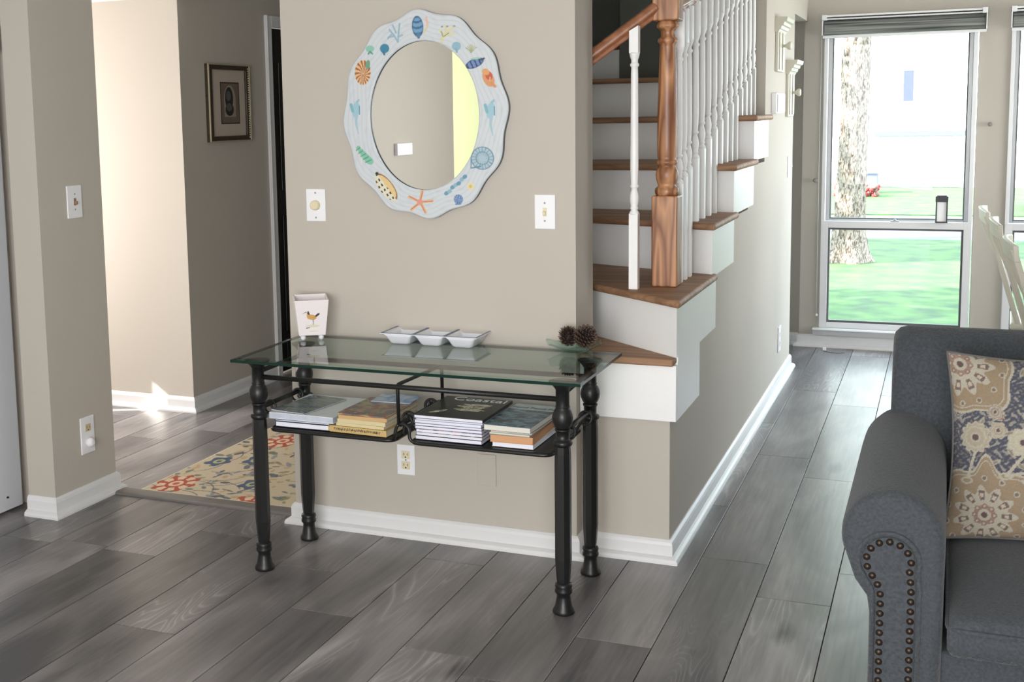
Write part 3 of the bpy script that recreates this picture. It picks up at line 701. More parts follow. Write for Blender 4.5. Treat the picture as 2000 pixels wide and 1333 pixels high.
# yellow magazines
g = 'yellow-spined magazines stacked on the left shelf'
zz = SZ
m0 = book('magazine', 'lowest yellow magazine of the stack, thick spine printed with dark lettering', 'magazine', g, -1.046, -.830, -.490, -.260, zz, .021, YEL, CREAM, R(-3), 'front', .001); zz += .0215
mk = MB(); q_ = random.Random(5); x_ = -.085
while x_ < .088:
    w_ = q_.uniform(.0025, .006); z0_ = .007+q_.uniform(0, .002); mk.box(x_, x_+w_*.4, -.1165, -.1156, z0_, z0_+.0075); mk.box(x_, x_+w_, -.1165, -.1156, z0_+q_.choice((0, .003, .0058)), z0_+q_.choice((.0017, .0047, .0075))); x_ += w_+.0018
obj('spine_lettering', mk, mat('spine_ink', srgb(66, 66, 56), .6), m0, local=True, kind='stuff')
for i, (th, mm, lb) in enumerate(((.010, YEL2, 'pale yellow magazine, second from the bottom of the yellow stack'), (.014, YEL2, 'pale yellow magazine, third from the bottom of the yellow stack'), (.012, YEL3, 'orange-yellow magazine near the top of the yellow stack'))):
    book('magazine', lb, 'magazine', g, -1.018+.003*i, -.842+.002*i, -.485, -.235, zz, th, mm, CREAM, R(-2.5+1.2*i), 'front', .0008); zz += th+.0004
t = book('magazine', 'magazine with a floral garden photo cover on top of the yellow stack', 'magazine', g, -1.016, -.840, -.483, -.240, zz, .005, photo_mat('floral_print', [(84, 78, 92), (120, 112, 108), (150, 96, 84), (172, 156, 120), (92, 104, 84), (110, 100, 120)], 16), CREAM, R(-2), 'front', .001); zz += .0055
book('brochure', 'sky blue brochure lying at the back of the yellow magazine stack', 'brochure', None, -.985, -.842, -.300, -.185, zz, .0025, photo_mat('sky_print', [(96, 128, 176), (140, 168, 206), (206, 214, 220), (70, 90, 120)], 9), PAGES, R(3), None, .0006)
# glossy stack on the right shelf
g = 'glossy magazines stacked on the right shelf'
stripe = lambda nm, a, b, s: photo_mat(nm, [a, a, b, a], 30, (1, .2, .3), .4, s)
zz = SZ
specs = [(.013, 'white magazine at the very bottom of the glossy stack'), (.011, 'dark-covered white-paged magazine, second from the bottom of the glossy stack'), (.010, 'magazine with a red and black edge print, third from the bottom'),
         (.009, 'lilac-edged magazine in the middle of the glossy stack'), (.009, 'magazine with dashed dark edge marks, above the middle of the glossy stack'), (.010, 'thick pale blue-edged magazine, third from the top of the glossy stack'), (.007, 'thin white magazine just under the top one of the glossy stack')]
cv = [mat('cover_a', srgb(60, 62, 76), .3), mat('cover_b', srgb(28, 28, 36), .3), photo_mat('cover_c', [(220, 120, 120), (60, 60, 70), (200, 200, 210), (220, 120, 120)], 24), mat('cover_d', srgb(170, 164, 190), .3), mat('cover_e', srgb(40, 42, 58), .3), mat('cover_f', srgb(190, 198, 220), .3), mat('cover_g', srgb(120, 124, 150), .3)]
for i, (th, lb) in enumerate(specs):
    j = random.uniform(-.006, .006)
    book('magazine', lb, 'magazine', g, -.738+j, -.512+j*.6, -.484+abs(j), -.222, zz, th, cv[i], PAGES, R(random.uniform(-1, 1)), None, .0012); zz += th+.0002
t = book('magazine', 'black-covered magazine with a pale seashell photo and white title on top of the glossy stack', 'magazine', g, -.742, -.508, -.486, -.205, zz, .010, mat('black_cover', srgb(30, 30, 31), .32), PAGES, R(-.5), 'right', .0008)
text_on(t, 'Coastal', .062, (.014, .112, .0101), (0, 0, 0), WT)
SHELLM = photo_mat('shell_print', [(96, 84, 66), (176, 164, 136), (222, 212, 188), (90, 78, 62)], 60)
mb = MB()
for cx_, cy_, rx, ry, ang in ((.03, .045, .045, .012, .1), (.022, .012, .05, .016, -.05), (.025, -.026, .05, .016, .02), (-.062, -.07, .035, .009, .9), (.05, .03, .03, .008, .3)):
    n = 26; p = [(cx_+rx*(1+.12*math.sin(5*a))*math.cos(a)*math.cos(ang)-ry*math.sin(a)*math.sin(ang), cy_+rx*math.cos(a)*math.sin(ang)+ry*(1+.2*math.cos(7*a))*math.sin(a)*math.cos(ang)) for a in np.linspace(0, 2*math.pi, n, endpoint=False)]
    mb.prism(p, .0100, .0103)
obj('shell_picture', mb, SHELLM, t, local=True)
g = 'books stacked at the right end of the right shelf'
zz = SZ
book('hardcover_book', 'thin white book at the bottom of the rightmost pile', 'book', g, -.480, -.345, -.480, -.250, zz, .014, mat('white_board', srgb(220, 220, 214), .5), PAGES, R(-1), None, .001); zz += .0143
book('paperback_book', 'thick orange-edged paperback in the rightmost pile', 'book', g, -.490, -.350, -.482, -.235, zz, .023, mat('orange_cover', srgb(194, 140, 100), .5), mat('orange_pages', srgb(202, 152, 112), .8), R(1), None, .001); zz += .0233
book('paperback_book', 'slim blue and cream booklet in the rightmost pile, above the orange one', 'book', g, -.490, -.356, -.480, -.245, zz, .007, mat('blue_board', srgb(120, 160, 176), .5), CREAM, R(-1), None, .001); zz += .0072
book('paperback_book', 'slim cream booklet directly under the top book of the rightmost pile', 'book', g, -.488, -.354, -.478, -.24, zz, .006, mat('cream_board', srgb(216, 206, 190), .5), CREAM, R(.5), None, .001); zz += .0062
t = book('hardcover_book', 'cream book with a dark blue sea photo cover on top of the rightmost pile', 'book', g, -.502, -.348, -.488, -.190, zz, .018, photo_mat('sea_print', [(36, 46, 56), (70, 90, 104), (120, 146, 160), (52, 64, 76)], 12, (1, 2, 1)), mat('cream_page_block', srgb(214, 210, 200), .8), R(-2), 'front' if False else None, .001)
obj('cover_band', MB().box(-.076, .076, .075, .145, .018, .0183), photo_mat('pale_band', [(150, 170, 176), (176, 190, 192), (130, 152, 160)], 8), t, local=True)
text_on(t, 'Pond Pond Pa', .026, (0, .098, .0184), (0, 0, 0), BKI)

# ------------------------------------------------------------------ things on the glass
# three-part relish tray
TRW = mat('glazed_white', srgb(236, 238, 244), .2, coat=.3); TRB = mat('blue_rim', srgb(84, 98, 130), .3)
t = thing('relish_tray', 'white three-compartment serving tray with a blue rim on the glass tabletop', 'tray', (-.82, -.10, GZ))
x0, x1, y0, y1, zt, zb = -1.000, -.640, -.182, -.020, .775, GZ+.0008
cells = 3; cw = (x1-x0-.012)/cells
rim = MB(); bowls = []
for k in range(cells):
    a, b = x0+.006+k*cw, x0+.006+(k+1)*cw
    def rr(ax, bx_, ay, by_, z, rad, n=5):
        p = []
        for cx_, cy_, a0 in ((bx_-rad, by_-rad, 0), (ax+rad, by_-rad, 90), (ax+rad, ay+rad, 180), (bx_-rad, ay+rad, 270)):
            for q in range(n+1):
                an = R(a0+90*q/n); p.append((cx_+rad*math.cos(an), cy_+rad*math.sin(an), z))
        return p
    e = .003
    loops = [rr(a+e, b-e, y0+.005, y1-.005, zt-.001, .006), rr(a+.010, b-.010, y0+.012, y1-.012, zt-.012, .010), rr(a+.020, b-.020, y0+.022, y1-.022, zb+.006, .012), rr(a+.026, b-.026, y0+.028, y1-.028, zb, .012)]
    inner = [rr(a+e+.003, b-e-.003, y0+.008, y1-.008, zt, .006), rr(a+.013, b-.013, y0+.016, y1-.016, zt-.012, .009), rr(a+.023, b-.023, y0+.026, y1-.026, zb+.008, .010), rr(a+.029, b-.029, y0+.032, y1-.032, zb+.003, .010)]
    mb = MB().grid(loops, 0, True, True); n = len(loops[0])
    mb.f.append(tuple(range(3*n, 4*n))); mb.m.append(0); mb.sm.append(False)
    s0 = len(mb.v); mb.grid(inner, 0, True, True); mb.f.append(tuple(range(s0+3*n, s0+4*n))); mb.m.append(0); mb.sm.append(False)
    mb.f += [(i, (i+1) % n, s0+(i+1) % n, s0+i) for i in range(n)]; mb.m += [0]*n; mb.sm += [False]*n
    obj('compartment', mb, TRW, t)
rimw = MB()
def frame_mb(mb, X0, X1, Y0, Y1, wv, z0, z1):
    mb.box(X0, X1, Y0, Y0+wv, z0, z1); mb.box(X0, X1, Y1-wv, Y1, z0, z1); mb.box(X0, X0+wv, Y0+wv, Y1-wv, z0, z1); mb.box(X1-wv, X1, Y0+wv, Y1-wv, z0, z1)
frame_mb(rimw, x0, x1, y0, y1, .009, zt-.002, zt+.001)
obj('rim', rimw, TRW, t, bevel=.001)
rb = MB(); frame_mb(rb, x0+.0015, x1-.0015, y0+.0015, y1-.0015, .0072, zt+.0008, zt+.0018)
for k in (1, 2): rb.box(x0+.006+k*cw-.0042, x0+.006+k*cw+.0042, y0+.007, y1-.007, zt-.001, zt+.0018)
obj('blue_border', rb, TRB, t)

# flared square box with a shorebird picture, on ball feet
BX, BY = -1.284, -.150
t = thing('flared_box', 'small white flared box with a shorebird picture on ball feet, left end of the table', 'box', (BX, BY, GZ), R(32))
b0, b1, hb, ht = .047, .0605, .020, .142
mb = MB()
def ring4(h, z, dz=(0, 0, 0, 0)): return [(-h, -h, z+dz[0]), (h, -h, z+dz[1]), (h, h, z+dz[2]), (-h, h, z+dz[3])]
vs = ring4(b0, hb)+ring4(b1, ht, (.006, .006, .012, .012))+ring4(b1-.004, ht, (.006, .006, .012, .012))+ring4(b0-.003, hb+.004)
mb.add(vs, [(0, 3, 2, 1), (12, 13, 14, 15)]+[(i, (i+1) % 4, 4+(i+1) % 4, 4+i) for i in range(4)]+[(4+i, 4+(i+1) % 4, 8+(i+1) % 4, 8+i) for i in range(4)]+[(8+i, 8+(i+1) % 4, 12+(i+1) % 4, 12+i) for i in range(4)])
obj('box_body', mb, mat('box_white', srgb(236, 228, 228), .45), t, local=True, bevel=.0012)
for sx in (-1, 1):
    for sy in (-1, 1): obj('foot', MB().sphere((sx*.032, sy*.032, .0105), .0100, 14), TRW, t, local=True)
# bird picture on the front face
def face_pt(u, v, d=.0006):   # u -1..1 across, v 0..1 up
    h = b0+(b1-b0)*v; z = hb+(ht+.006-hb)*v; return (u*h, -h-d, z)
def face_poly(pts, d=.0006):
    n = len(pts); vs = [face_pt(u, v, .0001) for u, v in pts]+[face_pt(u, v, d) for u, v in pts]
    return vs, [tuple(range(n)), tuple(range(n, 2*n))]+[(i, (i+1) % n, n+(i+1) % n, n+i) for i in range(n)]
def blob(cx_, cy_, rx, ry, ang=0, n=20): return [(cx_+rx*math.cos(a)*math.cos(ang)-ry*math.sin(a)*math.sin(ang), cy_+rx*math.cos(a)*math.sin(ang)+ry*math.sin(a)*math.cos(ang)) for a in np.linspace(0, 2*math.pi, n, endpoint=False)]
pic = MB()
for pts, m_, d_ in ((blob(-.02, .52, .32, .075, -.05), 0, .0006), ([(-.22, .52), (-.34, .56), (-.32, .66), (-.24, .66), (-.16, .58)], 0, .0007), ([(-.32, .66), (-.34, .69), (-.50, .66), (-.68, .60), (-.52, .64), (-.34, .655)], 2, .0006),
                     ([(-.30, .64), (-.26, .70), (-.20, .69), (-.14, .60), (-.20, .58)], 1, .0008), ([(.16, .54), (.34, .62), (.50, .63), (.46, .58), (.30, .53)], 1, .0008), ([(.04, .45), (.08, .45), (.075, .30), (.05, .30)], 1, .0007),
                     (blob(.02, .27, .5, .035), 3, .0003), ([(-.44, .20), (-.16, .22), (-.16, .235), (-.44, .225)], 1, .0005), (blob(.1, .12, .35, .018), 3, .0003)):
    v_, f_ = face_poly(pts, d_); pic.add(v_, f_, m_)
obj('bird_picture', pic, [mat('bird_tan', srgb(206, 160, 92), .6, var=.2, vscale=120), mat('bird_dark', srgb(62, 52, 54), .6), mat('bird_grey', srgb(150, 140, 140), .6), mat('sand_wash', srgb(222, 212, 188), .6)], t, local=True)

# glass dish with pine cones
BWX, BWY = -.322, -.105
t = thing('glass_dish', 'shallow wavy-edged clear glass dish on the right end of the table', 'dish', (BWX, BWY, GZ))
def dish(rad_z, n=72):
    return [[(BWX+r*(1+wv*math.cos(6*a+.5))*math.cos(a), BWY+r*.95*(1+wv*math.cos(6*a+.5))*math.sin(a), GZ+.0006+z+wz*math.cos(6*a+.5)) for a in np.linspace(0, 2*math.pi, n, endpoint=False)] for r, z, wv, wz in rad_z]
P = dish([(.001, .0, 0, 0), (.034, .0, 0, 0), (.045, .004, .01, 0), (.062, .014, .03, .002), (.080, .024, .05, .004), (.094, .029, .06, .006), (.095, .031, .06, .006), (.081, .027, .05, .004), (.062, .018, .03, .002), (.044, .008, .01, 0), (.001, .004, 0, 0)])
obj('dish_glass', MB().grid(P, 0, True, True), glass_mat('dish_glass', (.84, .93, .90), 1.6, .12), t)
CONE = mat('cone_brown', srgb(46, 32, 28), .7, var=.35, vscale=60); CTIP = mat('cone_tip', srgb(104, 84, 70), .7)
def pine_cone(label, c, axis, R0, hgt, spiky, seed):
    t = thing('pine_cone', label, 'pine cone', c); rs = random.Random(seed)
    q = Vector((0, 0, 1)).rotation_difference(Vector(axis).normalized())
    core = MB(); P = []
    for tt in np.linspace(0, 1, 9):
        r = R0*.42*math.sin(math.pi*min(1, tt*.9+.08))**.7
        P.append([tuple(q @ Vector((r*math.cos(a), r*math.sin(a), (tt-.5)*hgt))) for a in np.linspace(0, 2*math.pi, 10, endpoint=False)])
    core.grid(P, 0, True, True); obj('cone_core', core, CONE, t, local=True)
    sc = MB(); N_ = 74 if spiky else 86
    for i in range(N_):
        tt = (i+.5)/N_; a = i*2.39996; z = (tt-.5)*hgt
        rad = R0*(math.sin(math.pi*min(1, tt*.86+.12))**.6)
        lift = (.9 if spiky else .45)*(tt-.1) ; wv = R0*(.24 if spiky else .34)*(1-.35*tt); th = .0018
        d_ = Vector((math.cos(a), math.sin(a), lift)).normalized(); s_ = Vector((-math.sin(a), math.cos(a), 0)); u_ = d_.cross(s_)
        base = Vector((0, 0, z-lift*.004)); p0 = base+d_*rad*.35; p1 = base+d_*rad*.88; p2 = base+d_*rad*(1.22 if spiky else 1.08)+Vector((0, 0, .0015))
        vs = [p0-s_*wv*.4-u_*th, p0+s_*wv*.4-u_*th, p1+s_*wv-u_*th, p2+s_*wv*.35, p2-s_*wv*.35, p1-s_*wv-u_*th, p0+u_*th, p1+u_*th*1.6, p2+u_*th*.4]
        vs = [tuple(q @ v) for v in vs]
        sc.add(vs, [(0, 1, 2, 5), (5, 2, 3, 4), (0, 6, 1), (1, 6, 7, 2), (0, 5, 7, 6)], 0)
        sc.add([vs[2], vs[3], vs[4], vs[5], vs[7], vs[8]], [(0, 1, 5, 4), (4, 5, 2, 3), (1, 2, 5)], 1)
    obj('cone_scales', sc, [CONE, CTIP], t, local=True)
pine_cone('open spiky dark pine cone, the left one in the glass dish', (-.346, -.100, GZ+.050), (.05, -.1, 1), .030, .056, True, 1)
pine_cone('rounder brown pine cone, the right one in the glass dish', (-.285, -.105, GZ+.055), (.75, -.25, .45), .037, .066, False, 2)

# ------------------------------------------------------------------ round mirror with painted seashore frame
mt = thing('wall_mirror', 'oval wall mirror in a scalloped white frame painted with seashells', 'mirror', (-.873, -.036, 1.524))
MX, MZ = -.8725, 1.5245
A, B = .3045, .353; a_, b_in = .2035, .2555; ICX, ICZ = -.8715, 1.5215
NA, NR = 900, 56
th = np.linspace(0, 2*np.pi, NA, endpoint=False)      # clockwise from top
lobe = 1+.021*np.cos(12*(th+R(4)))
ox = MX+A*lobe*np.sin(th); oz = MZ+B*lobe*np.cos(th)
ix = ICX+a_*np.sin(th); iz = ICZ+b_in*np.cos(th)
s = np.linspace(0, 1, NR)[:, None]
FX_ = ix[None]*(1-s)+ox[None]*s; FZ_ = iz[None]*(1-s)+oz[None]*s
YF = -.058
FY_ = np.full_like(FX_, YF)+.004*(1-np.clip(np.minimum(s, 1-s)/.05, 0, 1))**2*1.0
mb = MB().grid(np.stack([FX_, FY_, FZ_], -1), 0, True, True)
fr = obj('painted_frame', mb, vcol_mat('painted_frame', .45, .1, 80), mt)
# paint
U = (575+(FX_-MX)/.000634).ravel(); V = (672-(FZ_-MZ)/.000576).ravel()
def lin(r, g, b_): return np.array(srgb(r, g, b_)[:3])
col = np.tile(lin(204, 209, 212), (U.size, 1)).astype(float)
ang = np.tile(th, NR); rad = np.repeat(s.ravel(), NA)
st1 = np.sin(ang*9+rad*14+np.sin(ang*5)*2)*np.sin(ang*23+rad*5); wash = np.clip(st1-.25, 0, 1)[:, None]
col = col*(1-.35*wash)+lin(176, 190, 200)*.35*wash
col = col*(1-.18*np.clip(np.sin(rad*38+np.sin(ang*7)*3)-.5, 0, 1)[:, None])
def paint(mask, c, al=1.0):
    c = tuple(x*.93 for x in c); m_ = (np.clip(mask, 0, 1)*al)[:, None]; global col
    col = col*(1-m_)+lin(*c)*m_
def ell(cx_, cy_, rx, ry, ang_=0):
    c_, s_ = math.cos(R(ang_)), math.sin(R(ang_)); x = (U-cx_)*c_+(V-cy_)*s_; y = -(U-cx_)*s_+(V-cy_)*c_
    return x/rx, y/ry, np.clip((1-np.hypot(x/rx, y/ry))*min(rx, ry)/3+.5, 0, 1)
def seg(x0_, y0_, x1_, y1_, w_):
    dx, dy = x1_-x0_, y1_-y0_; t_ = np.clip(((U-x0_)*dx+(V-y0_)*dy)/(dx*dx+dy*dy), 0, 1)
    return np.clip((w_-np.hypot(U-x0_-t_*dx, V-y0_-t_*dy))/2.5+.5, 0, 1)
def shell_bands(cx_, cy_, rx, ry, an, base, dark, n=8, taper=True):
    x, y, m_ = ell(cx_, cy_, rx, ry, an); paint(m_, base)
    paint(m_*(np.sin(y*n*1.6+x*x*2) > .35), dark, .75); paint(m_*np.clip(np.hypot(x, y)*4-3.0, 0, 1), dark, .9)
shell_bands(553, 150, 33, 62, -4, (120, 168, 205), (48, 88, 124), 7)
paint(seg(556, 190, 558, 214, 8), (90, 130, 160)); paint(seg(605, 100, 612, 150, 6), (236, 196, 170)); paint(seg(612, 150, 590, 188, 5), (222, 214, 170))
for a1 in ((435, 235, 412, 195), (412, 195, 385, 160), (412, 200, 378, 205), (435, 232, 440, 180), (440, 180, 447, 128), (425, 180, 405, 135), (440, 205, 462, 195), (395, 190, 375, 212)): paint(seg(*a1, 5), (150, 186, 204), .9)
paint(ell(265, 268, 26, 20)[2], (150, 204, 186)); paint(seg(265, 285, 255, 298, 5), (90, 160, 140)); paint(seg(265, 285, 280, 298, 5), (90, 160, 140))
paint(ell(354, 270, 28, 28)[2], (64, 140, 170)); paint(seg(345, 290, 352, 305, 6), (60, 120, 150))
# nautilus
x, y, m_ = ell(218, 408, 48, 74, 3); paint(m_, (236, 196, 150))
aa = np.arctan2(y-.15, x-.1); rr_ = np.hypot(x-.1, y-.15); paint(m_*(np.sin(aa*15+rr_*4) > .25), (168, 92, 48)); paint(ell(250, 362, 14, 28, 8)[2], (116, 168, 140))
# seahorses
for cx_, k in ((170, 1), (965, 1)):
    oy = 0 if cx_ < 500 else 22
    paint(ell(cx_, 632+oy, 24, 48, 8)[2], (168, 208, 220)); paint(seg(cx_+8, 585+oy, cx_+18, 575+oy, 7), (160, 200, 214)); paint(seg(cx_-30, 600+oy, cx_-20, 640+oy, 9), (136, 190, 200))
    for q in range(9): paint(seg(cx_+5-6*math.sin(q*.5), 670+oy+q*12, cx_+5-6*math.sin((q+1)*.5), 682+oy+q*12, 9-q*.75), (176, 206, 216))
    paint(seg(cx_+22, 610+oy, cx_+22, 660+oy, 3), (90, 150, 175))
# yellow coral and small blue fan, green fan
for a1 in ((692, 250, 700, 200), (700, 200, 680, 178), (700, 205, 735, 180), (735, 180, 760, 165), (700, 215, 760, 200), (720, 180, 715, 155)): paint(seg(*a1, 7), (226, 222, 170), .9)
for a1 in ((700, 215, 690, 185), (705, 215, 735, 195)): paint(seg(*a1, 2), (110, 120, 90))
for px_ in (695, 725, 765): paint(ell(px_, 158, 7, 5)[2], (150, 160, 160))
paint(ell(776, 275, 26, 26)[2], (140, 186, 206), .9); paint(seg(775, 290, 778, 308, 6), (130, 180, 200))
for k in range(-3, 4): paint(seg(860, 315, 860+k*10, 268+abs(k)*6, 2), (130, 140, 90))
paint(ell(862, 290, 24, 24)[2], (226, 228, 190), .35)
# cone shell right
x, y, m_ = ell(878, 378, 54, 26, -22); paint(m_, (120, 150, 196)); paint(m_*(np.sin(x*14) > .5), (58, 78, 120)); paint(m_*np.clip(np.hypot(x, y)*4-3, 0, 1), (50, 66, 110)); paint(seg(905, 362, 932, 352, 5), (60, 80, 110)); paint(ell(885, 350, 30, 6, -5)[2], (170, 210, 190))
# orange shell
paint(ell(955, 470, 30, 50, -25)[2], (226, 160, 112)); paint(ell(958, 452, 20, 26, -20)[2], (206, 96, 70)); paint(ell(940, 430, 22, 18, 30)[2], (232, 170, 110)); paint(seg(975, 500, 992, 515, 8), (226, 150, 100)); paint(seg(962, 480, 965, 462, 3), (236, 190, 160))
# big pale nautilus right
x, y, m_ = ell(915, 932, 66, 68); paint(m_, (182, 204, 214)); r2 = np.hypot(x, y); paint(m_*(r2 > .92), (110, 150, 170)); paint(m_*(np.abs(np.sin(np.arctan2(y, x)*9)) > .93)*(r2 > .3), (110, 150, 172), .8); paint(m_*(np.abs(r2-.55) < .06), (110, 150, 172), .7); paint(seg(850, 990, 905, 980, 4), (100, 140, 165)); paint(seg(850, 935, 850, 985, 3), (110, 150, 172))
# green whelk left
for k in range(5): paint(ell(178+k*16, 865+k*19, 12+k*5, 14+k*2, 40)[2], (140, 204, 178))
for k in range(5): paint(seg(165+k*14, 882+k*18, 190+k*17, 862+k*19, 2.5), (74, 150, 120))
# checkered shell
x, y, m_ = ell(345, 1105, 42, 98, -36); paint(m_, (240, 208, 150)); paint(m_*(x < .1), (238, 232, 206)); paint(m_*(x < .1)*(np.sin(y*18) > .2)*(np.sin(x*12+y*4) > .2), (40, 36, 34)); paint(m_*(x >= .1)*(np.hypot(x, y) > .88), (150, 110, 60)); paint(ell(290, 1022, 10, 9)[2], (50, 36, 36))
# starfish
for k in range(5):
    an = R(-80+72*k); paint(seg(548, 1195, 548+74*math.cos(an), 1195+68*math.sin(an), 8), (238, 186, 140))
    paint(seg(548+20*math.cos(an), 1195+20*math.sin(an), 548+74*math.cos(an+.06), 1195+68*math.sin(an+.06), 2.5), (206, 120, 90))
paint(ell(548, 1195, 18, 18)[2], (236, 160, 140))
# blue wavy shell, small sun, scallop
for k in range(7): paint(ell(705+k*18, 1140-k*16+5*math.sin(k*2), 15, 12, -40)[2], (150, 190, 206) if k % 2 else (110, 160, 184))
paint(ell(845, 1098, 22, 24)[2], (240, 226, 170), .7); paint(ell(845, 1098, 9, 9)[2], (232, 196, 90))
x, y, m_ = ell(774, 1176, 27, 29); paint(m_, (150, 180, 220)); paint(m_*(np.sin(np.arctan2(x, -y+1.1)*26) > .3), (70, 100, 150)); paint(seg(760, 1205, 785, 1203, 5), (110, 140, 180))
set_vcol(fr, col)
# frame body behind the face: outer edge dark, inner rim dark
eb = MB()
eb.grid(np.stack([np.stack([ox, np.full(NA, y_), oz], -1) for y_ in (YF+.004, YF+.006, -.036)]), 0, True, True)
obj('frame_edge', eb, mat('frame_edge', srgb(96, 106, 112), .5), mt)
ib = MB(); k1, k2 = .2035, .2555
ib.grid(np.stack([np.stack([ICX+(a_-d_)*np.sin(th), np.full(NA, y_), ICZ+(b_in-d_)*np.cos(th)], -1) for d_, y_ in ((0, YF+.004), (.0005, YF+.012))]), 0, True, True)
obj('inner_rim', ib, mat('inner_rim', srgb(20, 34, 44), .5), mt)
gm = MB(); n_ = 128; gp = [(ICX+(a_-.0005)*math.sin(q), ICZ+(b_in-.0005)*math.cos(q)) for q in np.linspace(0, 2*math.pi, n_, endpoint=False)]
gm.add([(x_, YF+.011, z_) for x_, z_ in gp]+[(x_, YF+.014, z_) for x_, z_ in gp], [tuple(range(n_)), tuple(range(n_, 2*n_))[::-1]]+[(i, (i+1) % n_, n_+(i+1) % n_, n_+i) for i in range(n_)])
MIR = mat('mirror_silver', (.86, .88, .87), .0, metal=1)
obj('mirror_glass', gm, MIR, mt)

# ------------------------------------------------------------------ small framed print in the hall (on the X=-2.805 wall)
t = thing('picture_frame', 'small framed print with dark ornate frame and pale mat on the shaded hall wall', 'picture', (-2.805, 1.78, 1.61))
px_, pyc, pzc, hw, hh = -2.805, 1.780, 1.612, .212, .207
WOODD = photo_mat('dark_burl', [(40, 32, 26), (74, 64, 54), (52, 44, 36), (96, 84, 68)], 60, (1, 1, 1), .35)
fm = MB()
for (u0, u1, v0, v1) in ((-hw, hw, hh-.030, hh), (-hw, hw, -hh, -hh+.030), (-hw, -hw+.042, -hh+.03, hh-.03), (hw-.042, hw, -hh+.03, hh-.03)):
    fm.box(px_, px_+.022, pyc+u0, pyc+u1, pzc+v0, pzc+v1)
obj('frame', fm, WOODD, t, bevel=.003)
GOLD = mat('worn_gilt', srgb(190, 178, 150), .4, metal=.3)
fm = MB()
for (u0, u1, v0, v1) in ((-hw, hw, hh-.006, hh), (-hw, hw, -hh, -hh+.006), (-hw, -hw+.010, -hh+.006, hh-.006), (hw-.012, hw, -hh+.006, hh-.006)):
    fm.box(px_+.018, px_+.027, pyc+u0, pyc+u1, pzc+v0, pzc+v1)
obj('gilt_edge', fm, GOLD, t, bevel=.002)
bd = MB()
for k in range(30): bd.sphere((px_+.027, pyc+hw-.026, pzc-hh+.02+k*(2*hh-.04)/29), .005, 8)
obj('beading', bd, GOLD, t)
obj('mat_board', MB().box(px_+.002, px_+.010, pyc-hw+.03, pyc+hw-.03, pzc-hh+.02, pzc+hh-.02), mat('mat_board', srgb(186, 172, 158), .8), t)
obj('print_border', MB().box(px_+.010, px_+.0108, pyc-.080, pyc+.110, pzc-.112, pzc+.112), mat('print_border', srgb(44, 34, 30), .6), t)
pr = obj('print_sheet', MB().box(px_+.0108, px_+.0114, pyc-.072, pyc+.102, pzc-.106, pzc+.106), mat('print_ground', srgb(112, 98, 86), .7, var=.15, vscale=30), t)
sh = MB()
def ydisc(cy_, cz_, ry, rz_, d0, d1, m_):
    p = blob(cy_, cz_, ry, rz_, 0, 28); n = len(p); vs = [(px_+d0, a, b) for a, b in p]+[(px_+d1, a, b) for a, b in p]
    sh.add(vs, [tuple(range(n)), tuple(range(n, 2*n))]+[(i, (i+1) % n, n+(i+1) % n, n+i) for i in range(n)], m_)
ydisc(pyc+.012, pzc+.016, .058, .080, .0114, .0118, 1); sh.box(px_+.0114, px_+.0117, pyc-.046, pyc+.070, pzc-.074, pzc+.016, 1)
ydisc(pyc+.004, pzc+.024, .040, .062, .0118, .0121, 0); ydisc(pyc+.006, pzc-.035, .042, .034, .0118, .0121, 0)
ydisc(pyc-.002, pzc+.038, .024, .028, .0121, .0123, 2); ydisc(pyc+.002, pzc-.022, .028, .022, .0121, .0123, 2)
obj('printed_figure', sh, [mat('ink_dark', srgb(44, 42, 40), .7), mat('ink_pale', srgb(150, 138, 124), .7), mat('ink_mid', srgb(88, 86, 82), .7)], pr)

# ------------------------------------------------------------------ hall rug
rug = thing('area_rug', 'cream hall rug with blue, green and orange-red floral pattern', 'rug', (-1.85, .8, 0))
rx0, rx1, ry0, ry1 = -2.232, -1.475, .090, 1.42
nu, nv = 260, 460
uu, vv = np.meshgrid(np.linspace(rx0, rx1, nu), np.linspace(ry0, ry1, nv))
zz_ = .0085+.0009*rng.random(uu.shape); edge = np.minimum.reduce([uu-rx0, rx1-uu, vv-ry0, ry1-vv]); zz_ = np.where(edge < .002, .0005, zz_)
mb = MB().grid(np.stack([uu, vv, zz_], -1)); ro = obj('rug_pile', mb, vcol_mat('rug_pile', .95, .4, 600), rug)
U = uu.ravel(); V = vv.ravel(); col = np.tile(lin(186, 172, 146), (U.size, 1)).astype(float)
def rell(cx_, cy_, rx, ry, an=0):
    c_, s_ = math.cos(an), math.sin(an); x = (U-cx_)*c_+(V-cy_)*s_; y = -(U-cx_)*s_+(V-cy_)*c_; return x/rx, y/ry
wob = .12*np.sin(U*60+1)*np.sin(V*47)+.08*np.sin(U*140)*np.sin(V*120)
pal = [(84, 92, 108), (108, 118, 100), (66, 76, 92), (134, 136, 100), (190, 160, 112), (100, 110, 106), (132, 140, 146), (182, 158, 116)]
rs = random.Random(11)
for i in range(330):
    x, y = rell(rs.uniform(rx0, rx1), rs.uniform(ry0, ry1), rs.uniform(.012, .036), rs.uniform(.006, .015), rs.uniform(0, 3.14)); r2 = np.hypot(x, y)+wob
    paint(r2 < 1, rs.choice(pal), .85)
    if i % 3 == 0: paint(np.abs(y+.15*np.sin(x*3)) < .15, (60, 68, 84), 0)
for i in range(46):   # stems
    cx_, cy_, an = rs.uniform(rx0, rx1), rs.uniform(ry0, ry1), rs.uniform(0, 3.14); x, y = rell(cx_, cy_, .09, .09, an)
    paint((np.abs(y-.35*x*x) < .035)*(np.abs(x) < 1), (78, 86, 100), .8)
